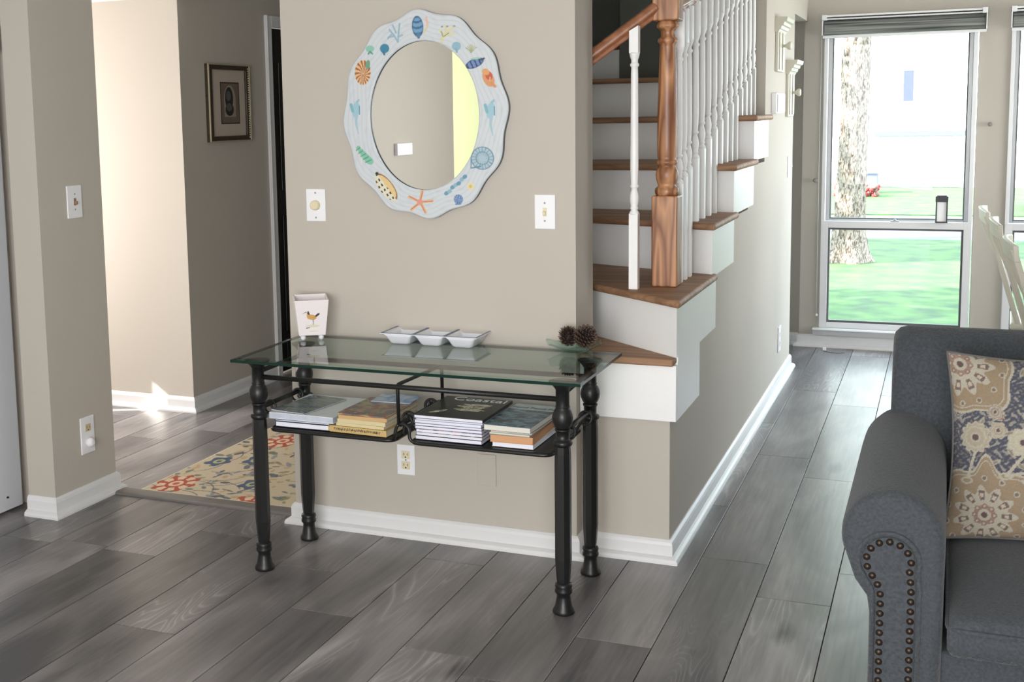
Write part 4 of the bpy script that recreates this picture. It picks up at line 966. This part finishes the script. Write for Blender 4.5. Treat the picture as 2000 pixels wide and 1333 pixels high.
for cx_, cy_ in ((-2.14, .20), (-1.62, .50), (-2.05, .95), (-1.66, 1.12), (-1.88, 1.35), (-1.72, .05)):
    x, y = rell(cx_, cy_, .085, .12); r2 = np.hypot(x, y); a2 = np.arctan2(y, x)
    paint(r2 < .95+.12*np.cos(8*a2), (178, 84, 60)); paint((np.abs(np.sin(a2*4)) > .55)*(r2 > .50)*(r2 < .85), (226, 196, 164)); paint(r2 < .33, (228, 196, 166)); paint(r2 < .16, (200, 96, 66))
for cx_, cy_ in ((-1.83, .30), (-2.0, .62), (-1.58, .85), (-2.15, .55)):
    x, y = rell(cx_, cy_, .055, .075); r2 = np.hypot(x, y); a2 = np.arctan2(y, x); paint(r2 < .9+.15*np.cos(5*a2), (78, 92, 116)); paint(r2 < .45, (176, 176, 130)); paint(r2 < .2, (80, 90, 110))
col *= (1+.10*(rng.random(U.size)-.5))[:, None]
set_vcol(ro, col)
obj('rug_binding', MB().box(rx0-.004, rx1, ry0-.006, ry0+.003, 0.0005, .008).box(rx0-.005, rx0+.002, ry0, ry1, .0005, .008), mat('rug_binding', srgb(196, 186, 160), .9), rug, bevel=.001)
# second small mat, only its corner shows by the entry
tag(obj('door_mat', MB().box(-3.9, -3.22, .42, 1.12, .0005, .010), mat('grey_mat', srgb(120, 116, 110), .95, bump=.8, bscale=300), bevel=.003), 'edge of a grey door mat at the entry behind the left pillar', 'mat')
# small clip with wire lying on the floor by the window
t = thing('cable_clip', 'tiny white clip with a loose brown wire on the floor below the window', 'clip', (.125, 4.02, 0))
obj('clip', MB().box(.105, .125, 4.02, 4.035, .001, .022), PLASTIC, t, bevel=.003)
obj('wire', MB().tube(arc([(.112, 4.015, .003), (.14, 3.97, .003), (.19, 3.95, .003), (.24, 3.98, .003)], .05), .0018, 6), mat('brown_wire', srgb(92, 74, 60), .6), t)

# ------------------------------------------------------------------ sofa
FAB = mat('charcoal_chenille', srgb(71, 75, 79), .95, bump=1.0, bscale=200, var=.55, vscale=140, bdist=.003, spec=.2)
def fabric_extra(m):
    N, L = m.node_tree.nodes, m.node_tree.links; b = N['Principled BSDF']
    b.inputs['Sheen Weight'].default_value = .2; b.inputs['Sheen Roughness'].default_value = .4
fabric_extra(FAB)
sf = thing('sofa', 'charcoal chenille sofa with a rolled arm trimmed in bronze nailheads', 'sofa', (1.7, -.75, 0))
SF = -1.20; SB = -.20; AX, AZ, AR = .706, .578, .108
SX1 = 2.75
def arm(xc, sgn):
    prof = []
    pts = []
    # outer side: up the post, flare out around the roll, down the straight inner side
    pts.append((-.046, .06)); pts.append((-.046, .40)); pts.append((-.052, .44)); pts.append((-.078, .475))
    for q in np.linspace(205, 0, 26): pts.append((AR*math.cos(R(q))*1.0, AZ+AR*math.sin(R(q))))
    pts += [(AR*.99, .45), (AR*.98, .06)]
    return [(xc+sgn*a, b) for a, b in pts]
def arm_obj(xc, sgn):
    P = []
    ys = [SF+.0, SF+.002, SF+.010, SF+.028, SF+.06, -.9, -.7, -.50, -.38, -.31, -.275, -.262]
    ins = [.030, .014, .005, .001, 0, 0, 0, 0, .002, .012, .035, .06]
    base = arm(xc, sgn); cx_, cz_ = xc, AZ
    for y, i_n in zip(ys, ins):
        row = []
        for a, b in base:
            da, db = cx_-a, (cz_-b) if b > .44 else 0; l = math.hypot(da, db) or 1
            row.append((a+da/l*i_n, y, b+db/l*i_n))
        P.append(row)
    mb = MB().grid(P); n = len(base)
    mb.f += [tuple(range(n)), tuple(range((len(ys)-1)*n, len(ys)*n))[::-1]]; mb.m += [0, 0]; mb.sm += [False, False]
    mb.f += [tuple([i*n for i in range(len(ys))]+[i*n+n-1 for i in range(len(ys)-1, -1, -1)])]; mb.m += [0]; mb.sm += [False]
    return obj('arm', mb, FAB, sf)
def panel(xc, sgn, arm_o):
    pts = [(-.030, .08), (-.030, .455), (-.033, .470)]
    cxp, czp, rp = -.006, .532, .055
    for q in np.linspace(215, -20, 26): pts.append((cxp+rp*math.cos(R(q)), czp+rp*math.sin(R(q))))
    pts += [(.050, .48), (.049, .08)]
    pp = [(xc+sgn*a, b) for a, b in pts]
    vs = [(a, SF+.004, b) for a, b in pp]+[(a, SF-.010, b) for a, b in pp]; n = len(pp)
    mb = MB().add(vs, [tuple(range(n)), tuple(range(n, 2*n))[::-1]]+[(i, (i+1) % n, n+(i+1) % n, n+i) for i in range(n)])
    po = obj('arm_front_panel', mb, FAB, sf, bevel=.004)
    # welt
    obj('welt', MB().tube([(xc+sgn*a*1.0, SF-.004, b) for a, b in [(p[0]*1.0, p[1]) for p in offset(pts, .008)]], .0045, 8), FAB, sf)
    # nails
    ip = offset(pts, -.009); L_ = [Vector(p) for p in ip]; acc = 0; out = []; step = .0222
    for i in range(len(L_)-1):
        d_ = L_[i+1]-L_[i]; l = d_.length; k = acc
        while k < l: out.append(L_[i]+d_*(k/l)); k += step
        acc = k-l
    nail = None
    for p in out:
        if nail is None:
            nail = MB().lathe([(.0001, -.0055), (.0040, -.0048), (.0068, -.0028), (.0080, 0), (.0080, .002)], 0, 0, 12, axis='y')
            o = obj('nailhead', nail, BRONZE, sf, local=True); nail = o
        else:
            o = bpy.data.objects.new('nailhead', nail.data); C.objects.link(o); o.parent = sf
        L0 = wloc(sf); o.location = (xc+sgn*p.x-L0.x, SF-.010-L0.y, p.y-L0.z)
def offset(pts, d_):
    out = []; n = len(pts)
    for i, p in enumerate(pts):
        a = Vector(pts[max(i-1, 0)]); b = Vector(pts[min(i+1, n-1)]); t_ = (b-a).normalized(); out.append((p[0]-t_.y*d_, p[1]+t_.x*d_))
    return out
BRONZE = mat('antique_bronze', srgb(62, 52, 44), .38, metal=.7)
ao = arm_obj(AX, 1); panel(AX, 1, ao)
arm_obj(SX1-.706+.70-.0, -1)
def soft_box(name, x0, x1, y0, y1, z0, z1, r, m, parent, puff=0, ny=8, n=5, tilt=0):
    mb = MB().box(x0, x1, y0, y1, z0, z1)
    me_o = obj(name, mb, m, parent, bevel=r, seg=n)
    return me_o
soft_box('sofa_base', .80, 2.66, SF+.035, -.24, .05, .325, .015, FAB, sf)
def cushion(name, x0, x1, y0, y1, z0, z1, crown=.02, r=.03):
    nx_, ny_ = 22, 18; P = []
    top = []; 
    us = np.linspace(-1, 1, nx_); vs_ = np.linspace(-1, 1, ny_)
    f = lambda t: np.sign(t)*(1-(1-np.abs(t))**1.7)
    X, Y = np.meshgrid((x0+x1)/2+(x1-x0)/2*f(us), (y0+y1)/2+(y1-y0)/2*f(vs_))
    uu_, vv_ = np.meshgrid(f(us), f(vs_)); e = np.maximum(np.abs(uu_), np.abs(vv_))
    dr = np.clip((e-(1-.10))/.10, 0, 1); dz = r*(1-np.sqrt(np.clip(1-dr**2, 0, 1)))
    Zt = z1+crown*(1-uu_**4)*(1-vv_**4)-dz; Zb = z0+dz
    mb = MB().grid(np.stack([X, Y, Zt], -1)); mb.grid(np.stack([X, Y, Zb], -1))
    N_ = nx_*ny_; ringi = [j for j in range(nx_)]+[i*nx_+nx_-1 for i in range(1, ny_)]+[(ny_-1)*nx_+j for j in range(nx_-2, -1, -1)]+[i*nx_ for i in range(ny_-2, 0, -1)]
    for k in range(len(ringi)):
        a, b = ringi[k], ringi[(k+1) % len(ringi)]; mb.f.append((a, b, N_+b, N_+a)); mb.m.append(0); mb.sm.append(True)
    c = obj(name, mb, FAB, sf)
    zc = z1-r*.9
    loop = [Vector((X[i // nx_, i % nx_], Y[i // nx_, i % nx_], zc)) for i in ringi]
    obj('cushion_welt', MB().tube(arc([(x0+.0, y0, zc), (x1, y0, zc), (x1, y1, zc), (x0, y1, zc)], .03, 5, True), .005, 8, closed=True), FAB, c)
    return c
cushion('seat_cushion', .822, 1.72, SF-.015, -.42, .325, .425)
cushion('seat_cushion', 1.728, 2.60, SF-.015, -.42, .325, .425)
# back with rolled top
bp_ = [(-.44, .30), (-.46, .45), (-.445, .62), (-.425, .76), (-.405, .84), (-.375, .887), (-.33, .909), (-.28, .905), (-.24, .878), (-.215, .82), (-.205, .70), (-.20, .30), (-.20, .06), (-.40, .06)]
def back(x0, x1):
    xs = [x0, x0+.004, x0+.016, x0+.04, x0+.3, x1-.3, x1-.04, x1-.016, x1-.004, x1]; ins = [.034, .018, .006, 0, 0, 0, 0, .006, .018, .034]
    cy_, cz_ = -.32, .6; P = []
    for x, i_n in zip(xs, ins):
        P.append([(x, a+np.sign(cy_-a)*min(i_n, abs(cy_-a)), b-(i_n if b > .8 else 0)) for a, b in bp_])
    mb = MB().grid(P, 0, True, True); n = len(bp_); mb.f += [tuple(range(n)), tuple(range((len(xs)-1)*n, len(xs)*n))[::-1]]; mb.m += [0, 0]; mb.sm += [False, False]
    return obj('sofa_back', mb, FAB, sf)
back(.668, 2.70)
for x in (.70, 2.62):
    for y in (SF+.06, -.28): obj('foot', MB().lathe([(.022, .0), (.028, .06)], x, y, 12), BLACK, sf)

# patterned throw pillow leaning on the sofa back
pl = thing('throw_pillow', 'square throw pillow with tan and navy floral medallion print leaning on the sofa back', 'pillow', (1.03, -.60, .45))
N1 = 200; u = np.linspace(-1, 1, N1); UU, VV = np.meshgrid(u, u); hs = .235
pin = 1-.085*(1-np.abs(VV)**2)*np.abs(UU)**3; pin2 = 1-.075*(1-np.abs(UU)**2)*np.abs(VV)**3
PXX = UU*hs*pin; PZZ = VV*hs*pin2
bul = .075*(np.clip(1-UU**2, 0, 1)**.55)*(np.clip(1-VV**2, 0, 1)**.55)
bul += .003*np.sin(UU*9+VV*4)*np.sin(VV*7)*(1-UU**2)
def pill(sgn): return np.stack([PXX, sgn*bul, PZZ], -1)
Mx = Matrix.Rotation(R(-3), 4, 'Z') @ Matrix.Rotation(R(-13), 4, 'X') @ Matrix.Rotation(R(-1.0), 4, 'Y')
M3 = np.array(Mx.to_3x3()); ctr = np.array([1.042, -.665, .668])
mb = MB().grid(pill(-1) @ M3.T+ctr); po = obj('pillow_front', mb, vcol_mat('pillow_print', .9, .5, 500), pl)
mb = MB().grid(pill(1) @ M3.T+ctr); obj('pillow_back', mb, FAB, pl)
ringp = [(PXX[0, j], 0, PZZ[0, j]) for j in range(0, N1, 4)]+[(PXX[i, -1], 0, PZZ[i, -1]) for i in range(0, N1, 4)]+[(PXX[-1, j], 0, PZZ[-1, j]) for j in range(N1-1, -1, -4)]+[(PXX[i, 0], 0, PZZ[i, 0]) for i in range(N1-1, -1, -4)]
obj('piping', MB().tube([tuple(np.array(p) @ M3.T+ctr) for p in ringp], .004, 8, closed=True), mat('piping', srgb(96, 94, 92), .9), pl)
U = (UU*.5+.5).ravel(); V = (.5-VV*.5).ravel()         # u right, v down, 0..1
NAV, TAN, CRM, MAR = (72, 74, 84), (150, 132, 108), (180, 173, 156), (98, 78, 74)
col = np.tile(lin(*NAV), (U.size, 1)).astype(float)
nz = np.sin(U*160+np.sin(V*40)*2)*np.sin(V*210); paint(nz > .45, (128, 128, 134), .5); nz2 = np.sin(U*61+V*33+np.sin(V*90)*1.5)*np.sin(V*71-U*20+np.sin(U*80)*1.5); paint(nz2 > .62, (170, 164, 150), .7); paint(nz2 < -.8, (150, 134, 120), .6)
U0, V0 = U.copy(), V.copy()
def pe(cx_, cy_, r, sx=1, sy=1): x, y = (U-cx_)/(r*sx), (V-cy_)/(r*sy); return x, y, np.hypot(x, y), np.arctan2(y, x)
def flower(cx_, cy_, r, n, c_in, c_pet=CRM, ph=0):
    x, y, r2, a2 = pe(cx_, cy_, r); w_ = .82+.18*np.abs(np.cos(n*a2/2+ph)); paint(r2 < w_*1.08, CRM); paint(r2 < w_*.95, c_in); paint((np.abs(r2-.62-.08*np.abs(np.cos(n*a2/2))) < .07), c_pet); paint(r2 < .34, c_pet); paint(r2 < .22, MAR if c_in != MAR else TAN)
def medal(cx_, cy_, r, sy=1.1, tip=0):
    x, y, r2, a2 = pe(cx_, cy_, r, 1, sy); w_ = 1-.10*np.cos(4*a2)+.05*np.cos(8*a2)
    if tip:
        d_ = np.exp(-((a2-tip*math.pi/2)/.16)**2)*.30; w_ = w_+d_
    paint(r2 < w_*1.05, CRM); paint(r2 < w_, TAN); paint(np.abs(r2-w_*.93) < .012, CRM)
    for k in range(14):
        an = k*2*math.pi/14+.2; qx, qy = cx_+r*.80*math.cos(an), cy_+r*.80*sy*math.sin(an); paint(np.hypot(U-qx, V-qy) < .016, CRM); paint(np.hypot(U-qx, V-qy) < .010, MAR, .8)
    flower2(cx_, cy_, r*.66, 11)
    for k in range(8):
        an = k*2*math.pi/8; qx, qy = cx_+r*.20*math.cos(an), cy_+r*.20*math.sin(an); paint(np.hypot(U-qx, V-qy) < .014, (140, 110, 100)); paint(np.hypot(U-qx, V-qy) < .007, CRM)
def flower2(cx_, cy_, r, n):
    x, y, r2, a2 = pe(cx_, cy_, r); w_ = .86+.14*np.cos(n*a2); paint(r2 < w_, CRM); 
    pet = (np.abs(r2-.66) < .16)*(np.cos(n*a2) > .15); paint(pet, MAR, .85); paint(pet*(np.abs(r2-.66) < .07)*(np.cos(n*a2) > .6), (190, 176, 156)); paint(r2 < .34, (150, 128, 112)); paint(r2 < .2, CRM); paint(r2 < .1, MAR)
q_ = random.Random(21)
for i in range(34):
    flower(q_.random(), q_.random(), q_.uniform(.022, .045), q_.choice((6, 8, 10)), q_.choice(((150, 136, 126), (166, 154, 134), (120, 118, 124), (140, 112, 104))))
for i in range(60):
    cx_, cy_ = q_.random(), q_.random(); an = q_.uniform(0, 3.14); c_, s_ = math.cos(an), math.sin(an); x, y = ((U-cx_)*c_+(V-cy_)*s_)/.028, (-(U-cx_)*s_+(V-cy_)*c_)/.009
    paint(np.hypot(x, y) < 1.25, CRM, .8); paint(np.hypot(x, y) < .7, (128, 120, 104), .8)
medal(.06, .06, .27, 1.0); medal(.20, .86, .25, 1.0, -1); medal(1.0, .50, .20, .8); medal(.62, 1.05, .22); medal(.75, .02, .18); medal(1.02, .98, .2)
flower(.47, .32, .085, 16, (160, 140, 128)); flower(.14, .45, .08, 12, (170, 160, 140)); flower(.38, .46, .075, 9, (186, 180, 158)); flower(.66, .70, .10, 13, (166, 144, 130)); flower(.66, .22, .07, 10, (150, 140, 136)); flower(.85, .30, .075, 12, (170, 150, 130)); flower(.82, .80, .07, 9, (186, 178, 156)); flower(.45, .62, .035, 6, TAN); flower(.24, .31, .04, 8, (150, 136, 126)); flower(.55, .52, .04, 7, (180, 168, 150))
for x0_, y0_, x1_, y1_ in ((.38, .53, .30, .64), (.30, .64, .45, .60), (.14, .53, .10, .68), (.5, .40, .62, .36), (.38, .66, .5, .74), (.55, .55, .62, .62), (.72, .3, .8, .42)):
    dx, dy = x1_-x0_, y1_-y0_; t_ = np.clip(((U-x0_)*dx+(V-y0_)*dy)/(dx*dx+dy*dy), 0, 1); paint(np.hypot(U-x0_-t_*dx, V-y0_-t_*dy) < .008, CRM)
    x, y, r2, a2 = pe(x1_, y1_, .035, 1, .55); paint(r2 < 1, CRM); paint(r2 < .6, (150, 138, 110))
col *= (1+.16*(rng.random(U.size)-.5))[:, None]
set_vcol(po, np.clip(col, 0, 1))

# ------------------------------------------------------------------ dining chairs and table by the window
CRW = mat('cream_chair_paint', srgb(226, 222, 206), .4)
def chair(label, yc, wid, xt=1.0, ztop=1.0):
    t = thing('dining_chair', label, 'chair', (1.25, yc, 0), 0, 'white spindle-back dining chairs')
    y0, y1 = yc-wid/2, yc+wid/2; zs = .44; xb = xt+.17
    xz = lambda z: xt+(xb-xt)*(ztop-z)/(ztop-zs)
    def bar(a, b, w0, w1, y, yw, name):
        (xa, za), (xb_, zb_) = a, b
        vs = [(xa-w0, y-yw, za), (xa+w0, y-yw, za), (xa+w0, y+yw, za), (xa-w0, y+yw, za), (xb_-w1, y-yw, zb_), (xb_+w1, y-yw, zb_), (xb_+w1, y+yw, zb_), (xb_-w1, y+yw, zb_)]
        return obj(name, MB().add(vs, [(0, 1, 2, 3), (4, 7, 6, 5), (0, 4, 5, 1), (1, 5, 6, 2), (2, 6, 7, 3), (3, 7, 4, 0)]), CRW, t, bevel=.004)
    for y in (y0+.015, y1-.015): bar((xb-.01, zs), (xt, ztop-.02), .014, .012, y, .014, 'back_post')
    # curved crest rail
    P = []
    for s_ in np.linspace(0, 1, 13):
        y = y0-.01+(wid+.02)*s_; bow = -.028*math.sin(math.pi*s_)+.012; up = .012*math.sin(math.pi*s_)
        P.append([(xt+bow-.011, y, ztop-.065+up), (xt+bow+.009, y, ztop-.065+up), (xt+bow+.003, y, ztop+up), (xt+bow-.017, y, ztop+up)])
    mb = MB().grid(P, 0, False, True); mb.f += [(0, 1, 2, 3), (48, 51, 50, 49)]; mb.m += [0, 0]; mb.sm += [False, False]
    obj('crest_rail', mb, CRW, t, bevel=.004)
    for k in range(1, 6):
        s_ = k/6; y = y0+wid*s_; bow = -.028*math.sin(math.pi*s_)+.012
        obj('spindle', MB().tube([(xb-.008, yc+(y-yc)*.9, zs), ((xb+xt)/2-.006, yc+(y-yc)*.96, (zs+ztop)/2), (xt+bow, y, ztop-.06)], .008, 8), CRW, t)
    sp = [(xb-.05, y0-.0), (xb-.03, y1), (xb+.38, y1+.02), (xb+.42, yc), (xb+.38, y0-.02)]
    obj('seat', MB().prism(sp, zs-.018, zs+.018), CRW, t, bevel=.012, seg=3)
    for a, b in ((xb+.01, y0+.04), (xb+.01, y1-.04), (xb+.33, y0+.05), (xb+.33, y1-.05)):
        obj('leg', MB().tube([(a+(.03 if a > xb+.2 else -.05), b+(.02 if b > yc else -.02), 0), (a, b, zs-.018)], .014, 10, radii=[.011, .016]), CRW, t)
    return t
chair('white spindle-back chair nearest the window, farthest in the row', 2.83, .44, .975)
chair('white spindle-back chair in the middle of the row behind the sofa', 2.14, .44, 1.005)
chair('white spindle-back chair closest to the sofa, cut by the right photo edge', 1.42, .44, 1.035, .985)
dt = thing('dining_table', 'white dining table behind the chairs, cut off by the right photo edge', 'table', (1.8, 2.1, 0))
obj('tabletop', MB().box(1.36, 2.35, .95, 3.25, .715, .748), CRW, dt, bevel=.006)
obj('apron', MB().box(1.44, 2.27, 1.03, 3.17, .63, .715), CRW, dt)
for a in (1.48, 2.23):
    for b in (1.08, 3.12): obj('leg', MB().box(a-.035, a+.035, b-.035, b+.035, 0, .63), CRW, dt, bevel=.006)

# ------------------------------------------------------------------ outside
GR = bpy.data.materials.new('grass'); GR.use_nodes = True
N, L = GR.node_tree.nodes, GR.node_tree.links; b = N['Principled BSDF']; b.inputs['Roughness'].default_value = .9
n1 = N.new('ShaderNodeTexNoise'); n1.inputs['Scale'].default_value = 3.5; n1.inputs['Detail'].default_value = 8; tc = N.new('ShaderNodeTexCoord'); L.new(tc.outputs['Object'], n1.inputs['Vector'])
cr = N.new('ShaderNodeValToRGB'); cr.color_ramp.elements[0].position = .35; cr.color_ramp.elements[0].color = srgb(32, 60, 26); cr.color_ramp.elements[1].position = .68; cr.color_ramp.elements[1].color = srgb(60, 94, 34)
L.new(n1.outputs['Fac'], cr.inputs[0]); L.new(cr.outputs[0], b.inputs['Base Color'])
GZ0 = -.30
lawn = obj('lawn', MB().box(-30, 40, 4.6, 14.2, GZ0-.2, GZ0), GR); lawn['kind'] = 'structure'
strip2 = obj('lawn_strip', MB().box(-30, 40, 18.4, 60, GZ0-.2, GZ0), GR); strip2['kind'] = 'structure'
drv = obj('driveway', MB().box(-30, 40, 14.2, 18.4, GZ0-.2, GZ0-.02), mat('asphalt', srgb(78, 80, 90), .9, var=.1, vscale=20), kind='structure')
BARK = photo_mat('bark', [(40, 28, 22), (92, 76, 64), (150, 136, 122), (60, 46, 38)], 20, (2.2, 2.2, .7), .9)
tt = thing('tree', 'large tree trunk with rough grey-brown bark outside the left window', 'tree', (-.27, 11.4, GZ0))
P = []; rs = np.random.default_rng(5)
zs_ = np.linspace(0, 6.2, 90)
for i, z in enumerate(zs_):
    r = .165+.16*math.exp(-z/.22)*.6-.006*z; row = []
    for k in range(44):
        a = 2*math.pi*k/44; f = 1+.05*math.sin(a*9+math.sin(z*3)*2+z*1.3)+.04*math.sin(a*17+z*7)+.03*rs.random()+(.12*math.exp(-z/.2)*math.sin(a*5+1))
        row.append((-.27+.05*math.sin(z*.6)+r*f*math.cos(a), 11.4+r*f*math.sin(a), GZ0+z))
    P.append(row)
obj('trunk', MB().grid(P, 0, True, True), BARK, tt)
br = MB()
for k in range(9):
    a = k*.8; z = 3.0+k*.33; br.tube([(-.27, 11.4, z), (-.27+1.0*math.cos(a), 11.4+1.0*math.sin(a), z+.6), (-.27+2.2*math.cos(a+.2), 11.4+2.2*math.sin(a+.2), z+.9)], .05, 8, radii=[.07, .045, .015])
obj('branches', br, BARK, tt)
lf = MB(); rs = random.Random(9)
for i in range(5200):
    a = rs.uniform(0, 6.283); r = 3.3*math.sqrt(rs.random()); z = rs.uniform(3.3, 6.2); c_ = Vector((-.27+r*math.cos(a), 11.4+r*math.sin(a), z))
    if i < 60: c_ = Vector((rs.uniform(-.1, .75), rs.uniform(10.0, 11.0), rs.uniform(2.35, 2.75)))
    d1 = Vector((rs.uniform(-1, 1), rs.uniform(-1, 1), rs.uniform(-1, 1))).normalized(); d2 = d1.cross(Vector((rs.uniform(-1, 1), rs.uniform(-1, 1), rs.uniform(-1, 1)))).normalized(); q = rs.uniform(.05, .10)
    if i < 60: q *= .55
    lf.add([c_-d1*q, c_+d2*q*.5, c_+d1*q, c_-d2*q*.5], [(0, 1, 2, 3)])
obj('foliage', lf, mat('leaf_green', srgb(90, 130, 36), .7), tt, kind='stuff')
def shade_tree(x, y, r, z0, z1, n, label):  # unseen tree, added to cast its shade on the lawn
    t_ = thing('shade_tree', label, 'tree', (x, y, GZ0))
    obj('trunk', MB().tube([(x, y, GZ0), (x+.1, y, 2.0), (x, y+.1, z0+.5)], .2, 12, radii=[.24, .18, .14]), BARK, t_)
    m_ = MB(); q_ = random.Random(int(x*10))
    for i in range(n):
        a = q_.uniform(0, 6.283); rr_ = r*math.sqrt(q_.random()); c_ = Vector((x+rr_*math.cos(a), y+rr_*math.sin(a), q_.uniform(z0, z1)))
        d1 = Vector((q_.uniform(-1, 1), q_.uniform(-1, 1), q_.uniform(-1, 1))).normalized(); d2 = d1.cross(Vector((q_.uniform(-1, 1), q_.uniform(-1, 1), q_.uniform(-1, 1)))).normalized(); s_ = q_.uniform(.12, .22)
        m_.add([c_-d1*s_, c_+d2*s_*.6, c_+d1*s_, c_-d2*s_*.6], [(0, 1, 2, 3)])
    obj('foliage', m_, mat('shade_leaf', srgb(80, 120, 56), .7), t_, kind='stuff')
shade_tree(-7.2, 2.7, 2.7, 4.0, 7.0, 2600, 'broad leafy tree added to shade the near lawn, outside the picture on the left')
shade_tree(-7.6, 9.4, 1.5, 4.2, 6.6, 1100, 'smaller leafy tree added to shade the lawn by the driveway, outside the picture')
tw = MB()
tw.tube([(.5, 11.3, 3.4), (.35, 10.8, 2.9), (.3, 10.5, 2.5)], .008, 6); tw.tube([(.35, 10.8, 2.9), (.6, 10.6, 2.6)], .006, 6); tw.tube([(-.27, 11.4, 3.2), (.2, 11.35, 3.45), (.5, 11.3, 3.4)], .02, 6)
obj('twig', tw, BARK, tt)
# white house across the drive
hs_ = thing('house', 'white house with a small blue-grey window across the driveway', 'house', (2, 26, GZ0))
SID = mat('white_siding', srgb(244, 244, 242), .7)
hb_ = MB().box(-1.03, 8.0, 26.0, 34.0, GZ0, 8.5)
obj('wall', hb_, SID, hs_)
obj('side_wing', MB().box(-6, -1.03, 27.5, 34, GZ0, 8.0), mat('side_siding', srgb(236, 240, 242), .7), hs_)
obj('corner_board', MB().box(-1.05, -1.0, 25.95, 26.02, GZ0, 8.5), mat('corner_grey', srgb(92, 120, 134), .7), hs_)
wd_ = obj('window', MB().box(-.20, .08, 25.93, 26.0, 1.60, 2.36), mat('window_trim', srgb(225, 228, 234), .6), hs_, bevel=.01)
obj('pane', MB().box(-.165, .045, 25.92, 25.935, 1.64, 2.32), mat('blue_grey_pane', srgb(52, 58, 76), .3), wd_)
gd = obj('garage_door', MB().box(-.72, 1.10, 25.95, 26.0, GZ0+.02, .84), SID, hs_)
for k in range(1, 4): obj('panel_groove', MB().box(-.72, 1.10, 25.945, 25.952, GZ0+k*.28, GZ0+k*.28+.010), mat('groove_grey', srgb(214, 216, 222), .8), gd)
obj('garage_header', MB().box(-.75, 1.14, 25.90, 26.0, .86, .97), mat('header_grey', srgb(76, 76, 84), .8), hs_)
obj('roof', MB().box(-6.3, 8.4, 25.5, 34.5, 8.5, 8.8), mat('roof_grey', srgb(120, 120, 124), .9), hs_)
# planter bed with red flowers and a grey utility box by the tree
ub = thing('utility_box', 'grey utility box at the foot of the house corner', 'box', (-1.05, 24.0, GZ0))
obj('cabinet', MB().box(-1.25, -.55, 23.8, 24.3, GZ0, .12), mat('utility_grey', srgb(84, 94, 118), .7), ub, bevel=.02)
obj('lid', MB().box(-1.28, -.52, 23.76, 24.34, .12, .20), mat('utility_lid', srgb(190, 200, 214), .7), ub, bevel=.02)
fb = MB(); rs = random.Random(4)
for i in range(160):
    c_ = (rs.uniform(-1.3, -.5), rs.uniform(22.6, 23.2), GZ0+rs.uniform(.02, .22)); fb.sphere(c_, rs.uniform(.03, .06), 6, 0 if rs.random() < .5 else 1)
tag(obj('flower_bed', fb, [mat('red_bloom', srgb(150, 40, 40), .8), mat('bed_leaf', srgb(130, 90, 84), .8)], kind='stuff'), 'low bed of red flowers by the house corner behind the trunk', 'flowers')
# dark parked car in front, seen at the edge of the right window
cw_ = thing('parked_car', 'dark parked car seen through the right window at the photo edge', 'car', (4.2, 20.0, GZ0))
body = [(-.0, .25), (.05, .62), (.75, .78), (1.25, 1.25), (2.7, 1.28), (3.3, .85), (4.1, .78), (4.25, .3)]
bb = MB(); n = len(body); vs = [(2.05+a, 19.2, GZ0+c_) for a, c_ in body]+[(2.05+a, 20.9, GZ0+c_) for a, c_ in body]
bb.add(vs, [tuple(range(n)), tuple(range(n, 2*n))[::-1]]+[(i, (i+1) % n, n+(i+1) % n, n+i) for i in range(n)])
obj('car_body', bb, mat('dark_car_paint', srgb(60, 64, 76), .2, coat=.6), cw_, bevel=.05)
obj('car_window', MB().prism([(2.95, GZ0+.82), (3.35, GZ0+1.20), (4.65, GZ0+1.22), (5.2, GZ0+.86)], 19.16, 19.20, ax='y'), mat('car_glass', srgb(150, 165, 180), .05), cw_)
for x in (2.95, 5.45): obj('wheel', MB().lathe([(.30, -.08), (.32, -.05), (.32, .05), (.30, .08)], x, 19.25, 24, axis='y', cz=GZ0+.32), BLACK, cw_)
